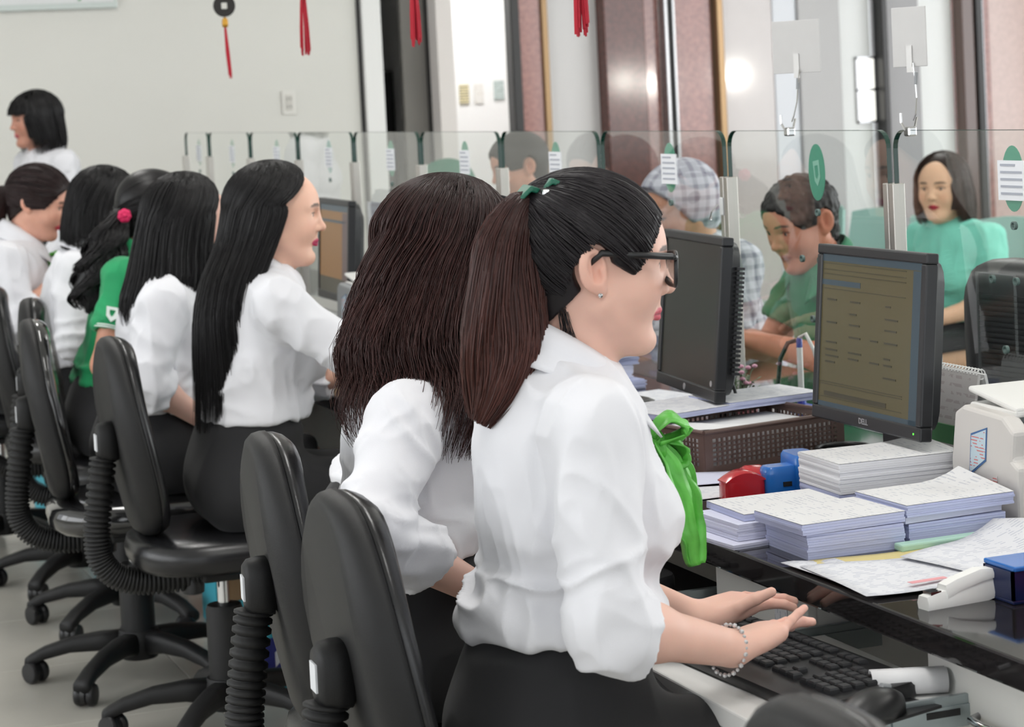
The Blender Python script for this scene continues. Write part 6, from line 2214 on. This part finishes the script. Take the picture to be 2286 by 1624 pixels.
# customer-side display seen from the back
cd = thing('customer_display', 'black ribbed back of a customer display beyond the glass', 'monitor', (2.46, 3.66, DT), .1)
MB().rings([[(xx, yy * q, .20 + zz * q) for yy, zz in superellipse(.19, .15, 26, 5)] for xx, q in [(.02, 1.0), (-.0, 1.0), (-.025, .96), (-.05, .84), (-.056, .7)]]).build('shell', M_bez, cd, smooth='auto')
for k in range(17):
    MB().bb(-.062, -.05, -.10, .10, .11 + k * .0105, .116 + k * .0105).build('vent_rib', M_bez, cd)
MB().bb(-.03, .01, -.05, .05, .01, .08).bb(-.08, .08, -.11, .11, 0, .014).build('stand', M_black, cd, bevel=.004)
# flower pot
fp = thing('flower_pot', 'tiny maroon fenced pot with small pink flowers by the glass post', 'plant pot', (2.13, 4.30, DT), .2)
M_mar = mat('maroon_wood', (112, 52, 58), .6)
MB().lathe([(.028, 0), (.034, .05), (.03, .05), (.026, .01)], n=16).build('pot', M_mar, fp, smooth='auto')
for k in range(12):
    a = 2 * PI * k / 12
    MB().box((.036 * math.cos(a), .036 * math.sin(a), .03), (.005, .013, .06), Matrix.Rotation(a, 3, 'Z')).build('picket', M_mar, fp)
for z in (.015, .045):
    MB().tube([(.040 * math.cos(a), .040 * math.sin(a), z) for a in np.linspace(0, 2 * PI, 21)], .003, 6, cap=False).build('band', M_mar, fp)
rr = random.Random(5)
M_leaf = mat('sage_leaf', (112, 130, 104), .7); M_fl = mat('pale_pink_flower', (212, 160, 180), .7)
for k in range(26):
    a, q, h = rr.uniform(0, 6.28), rr.uniform(.01, .055), rr.uniform(.065, .11)
    tip = Vector((q * math.cos(a), q * math.sin(a), h))
    s_ = MB().tube([(tip.x * .3, tip.y * .3, .04), tuple(tip * .8 + Vector((0, 0, .012))), tuple(tip)], .0013, 5).build('stem', M_leaf, fp)
    if k % 2:
        MB().lathe([(.001, -.004), (.0065, -.001), (.006, .003), (.001, .005)], c=tuple(tip), n=7).build('blossom', M_fl, s_, smooth=True)
    else:
        for j in range(4):
            b = rr.uniform(0, 6.28); d = Vector((math.cos(b), math.sin(b), .5)) * .012
            p0 = tip * (1 - .1 * j); n_ = Vector((-math.sin(b), math.cos(b), 0)) * .0035
            MB().add([p0, p0 + d * .5 + n_, p0 + d, p0 + d * .5 - n_], [(0, 1, 2, 3)]).build('leaf', M_leaf, s_, solid=.0006)
# pen on a black cord in its stand, customer side
pn = thing('counter_pen', 'white and blue pen standing on the customers ledge with a black cord', 'pen', (2.30, 4.33, DT))
MB().lathe([(.03, 0), (.03, .006), (.01, .012), (.008, .03)], n=16).build('stand', mat('pen_blue', (40, 70, 170), .3), pn, smooth='auto')
MB().lathe([(.0055, .03), (.0065, .05), (.0065, .135), (.004, .15)], n=12).build('barrel', M_white, pn, smooth='auto')
MB().lathe([(.0068, .135), (.0068, .152), (.003, .158)], n=12).build('tip', mat('pen_blue', (40, 70, 170), .3), pn, smooth='auto')
MB().tube([(0, 0, .155), (.01, -.012, .165), (.02, -.028, .13), (.028, -.04, .07)], .0045, 8).build('white_cord', M_white, pn, smooth=True)
MB().tube([(-.005, .004, .15), (-.02, .015, .145), (-.035, .025, .11), (-.04, .032, .05), (-.04, .034, 0)], .005, 8).build('black_cord', M_black, pn, smooth=True)
# black round dish in front of the near monitor
dsh = thing('clip_dish', 'black rimmed round dish with coloured scraps below the near monitor', 'dish', (2.05, 3.70, DT))
MB().tube([(.05 * math.cos(a), .05 * math.sin(a), .022) for a in np.linspace(0, 2 * PI, 33)], .005, 8, cap=False).build('rim', M_black, dsh, smooth=True)
MB().lathe([(.046, 0), (.05, .02), (.047, .02), (.044, .004)], n=28).build('bowl', M_black, dsh, smooth='auto')
for k in range(6):
    a = k * 1.05
    MB().box((.022 * math.cos(a), .022 * math.sin(a), .010 + .001 * k), (.03, .016, .001), Matrix.Rotation(a * 1.7, 3, 'Z')).build('scrap', [mat('scrap_orange', (206, 130, 60), .6), M_label, mat('scrap_red', (180, 60, 60), .6)][k % 3], dsh)
# desk telephone behind the second monitor, and paper piles
tp = thing('telephone', 'black desk telephone beside the second monitor', 'telephone', (1.86, 4.36, DT), .2)
MB().rings([[(x * q, y * q, z + .25 * max(0, x) * (z > .01)) for x, y in superellipse(.085, .075, 24, 5)] for z, q in [(0, 1), (.022, 1), (.034, .95), (.038, .85)]]).build('base', M_black, tp, smooth='auto')
MB().tube([(-.07, .05, .058), (-.045, .05, .068), (0, .05, .074), (.045, .05, .078), (.07, .05, .072)], [.02, .022, .015, .022, .02], 12).build('handset', M_black, tp, smooth=True)
for i in range(4):
    for j in range(3):
        MB().bb(-.006, .006, -.007, .007, 0, .004).build('key', M_grey, tp, loc=(.04 - i * .02, -.045 + j * .022, .048 - i * .005))
zz = DT
for k, (h, m_, lb) in enumerate([(.022, M_lav, 'lowest'), (.03, M_lav2, 'second lowest'), (.02, M_lav, 'middle'), (.018, M_lav2, 'second highest'), (.022, M_lav, 'topmost')]):
    jitter_stack('paper_bundle', m_, 2.07 + .012 * (-1) ** k, 4.93 + .02 * (k % 3), zz, .17, .13, h, .1 + .25 * (k % 2), lb + ' bundle of the paper pile behind the spectacled teller\'s chin', top=M_print if k == 4 else None, seed=40 + k, jit=.003)
    zz += h + .001
jitter_stack('paper_bundle', M_lav, 2.09, 4.62, DT, .16, .22, .012, .2, 'flat bundle of slips behind the second monitor', top=M_print2, seed=50)
# keyboard of the brown haired teller on a dark pull out tray
k2 = dup(kb, (1.42, 3.52, .647), .05, 'black keyboard in the dark recess of the second desk')
dk = thing('keyboard_tray', 'dark pull out keyboard tray of the second desk', 'tray', (1.30, 3.52, .63))
MB().bb(0, .30, -.25, .22, -.014, .012).build('board', M_blackmatte, dk, bevel=.003)
r_ = MB().bb(.02, .32, -.268, -.258, -.035, .024).build('rail', M_rail, dk, bevel=.001)
MB().bb(.05, .30, -.273, -.268, -.012, .008).build('inner_rail', mat('blue_zinc', (70, 120, 160), .3, metal=.6), r_)
MB().bb(.16, .20, -.2745, -.273, -.008, .004).build('slot', M_blackmatte, r_)

# notice sheets taped on the far glass
tag(MB().bb(-.0008, .0008, -.18, .18, -.10, .10).build('notice_sheet', print_mat('lavender_notice', (206, 206, 216), (186, 178, 190), 42, .5, 2), loc=(GX + .012, 7.0, 1.03)), 'pale printed notice sheet taped to the glass beside the orange monitor', 'notice')

# cartons under the counter
M_teal = mat('carton_teal', (62, 168, 188), .5)
M_kraft = mat('carton_kraft', (146, 116, 84), .8)
M_navy = mat('carton_navy', (38, 44, 120), .5)
M_cw = mat('carton_white', (214, 218, 222), .5)
def carton(x, y, w_, d_, h_, rz, lab, openflap=False, mark=True):
    t = thing('paper_carton', lab, 'carton', (x, y, 0), rz, 'copy paper cartons under the counter')
    MB().bb(-w_ / 2, w_ / 2, -d_ / 2, d_ / 2, 0, h_).build('box', M_teal, t, bevel=.002)
    if openflap:
        MB().add([(-w_ / 2, -d_ / 2, h_), (w_ / 2, -d_ / 2, h_), (w_ / 2 - .01, -d_ / 2 + .03, h_ + .085), (-w_ / 2 + .01, -d_ / 2 + .03, h_ + .085)], [(0, 1, 2, 3)]).build('flap', M_kraft, t, solid=.004)
        MB().add([(-w_ / 2, d_ / 2, h_), (w_ / 2, d_ / 2, h_), (w_ / 2 - .01, d_ / 2 + .05, h_ + .07), (-w_ / 2 + .01, d_ / 2 + .05, h_ + .07)], [(0, 1, 2, 3)]).build('flap', M_kraft, t, solid=.004)
    if mark:
        y0 = -d_ / 2
        p = MB().bb(-w_ / 2 + .02, w_ / 2 - .02, y0 - .0012, y0 - .0002, .01, h_ * .74).build('print_panel', M_navy, t)
        text_obj('lettering', 'a', h_ * 1.15, M_cw, p, (-w_ / 2 + .10, y0 - .0016, h_ * .44), ROT_NEGY, bold=True)
        MB().bb(-w_ / 2 + .02, w_ / 2 - .02, y0 - .0022, y0 - .0014, h_ * .10, h_ * .24).build('print_band', M_teal, p)
        text_obj('lettering', 'Double A', h_ * .15, M_cw, p, (0, y0 - .0026, h_ * .17), ROT_NEGY)
        MB().bb(-w_ / 2 + .02, w_ / 2 - .02, y0 - .0022, y0 - .0014, h_ * .06, h_ * .085).build('print_band', M_cw, p)
    return t


carton(1.44, 5.46, .30, .22, .21, .05, 'open teal copy paper carton with a big letter a, behind the middle chairs', True)
carton(1.53, 6.24, .28, .18, .16, .0, 'teal carton under the counter left of the chair column', False, False)
carton(1.42, 7.42, .28, .22, .24, .0, 'teal carton beyond the film wrapped chair', False)
carton(1.40, 8.35, .30, .22, .22, .1, 'farthest teal carton, seen between chair parts at the left', False, False)
gb = thing('green_bag', 'green and white plastic bag on the floor by the teal carton', 'bag', (1.52, 4.62, 0))
S = SDF((1.36, 4.5, -.02), (1.68, 4.76, .2), .008)
S.ell((1.52, 4.62, .05), (.12, .09, .085), None, .02).cap((1.46, 4.6, .1), (1.44, 4.6, .15), .02, .012, .04).plane((0, 0, .002), (0, 0, -1))
v, f = S.mesh(); v = v + vnormals(v, f) * (.012 * (vnoise(v * 28, 3)))[:, None]
v[:, 2] = np.maximum(v[:, 2], .001)
np_obj('bag_body', v, f, mat('bag_green', (58, 150, 70), .35), gb, (1.52, 4.62, 0))

# teal waiting seats in the hall
M_seat = mat('teal_seat', (160, 200, 192), .4)
SEATPL = ['at the right edge', 'second from the right edge', 'beside the mint shirted woman', 'behind the mint shirted woman', 'behind the bending man, right', 'behind the bending man, left', 'farthest seen through the glass']
for k in range(7):
    t = thing('waiting_seat', 'pale teal plastic waiting seat ' + SEATPL[k], 'seat', (4.75 + .02 * k, 6.0 + .54 * k, 0), PI, 'teal waiting seats in the hall')
    R_ = []
    for i in range(9):
        u = i / 8
        z = .42 + .44 * u
        R_.append([(-.19 - .06 * u + th + .25 * y * y * 4, y * (1 - .12 * u * u), z + (.02 * (1 - (y / .24) ** 2) if i == 8 else 0)) for th, ys in ((0, 1), (.012, -1)) for y in [ys * q for q in np.linspace(-.24, .24, 7)]])
    MB().rings(R_).build('backrest', M_seat, t, smooth='auto')
    MB().rings([[(x * q + .02, y * q, z) for x, y in superellipse(.23, .24, 24, 4)] for z, q in [(.40, .95), (.41, 1), (.425, 1), (.432, .95)]]).build('seat', M_seat, t, smooth='auto')
    MB().bb(-.03, .03, -.27, .27, .33, .37).build('beam', M_alu, t)
    for sy in (-.2, .2):
        MB().tube([(.17, sy, 0), (0, sy, .35), (-.17, sy, 0)], .014, 8).build('leg', M_chrome, t)
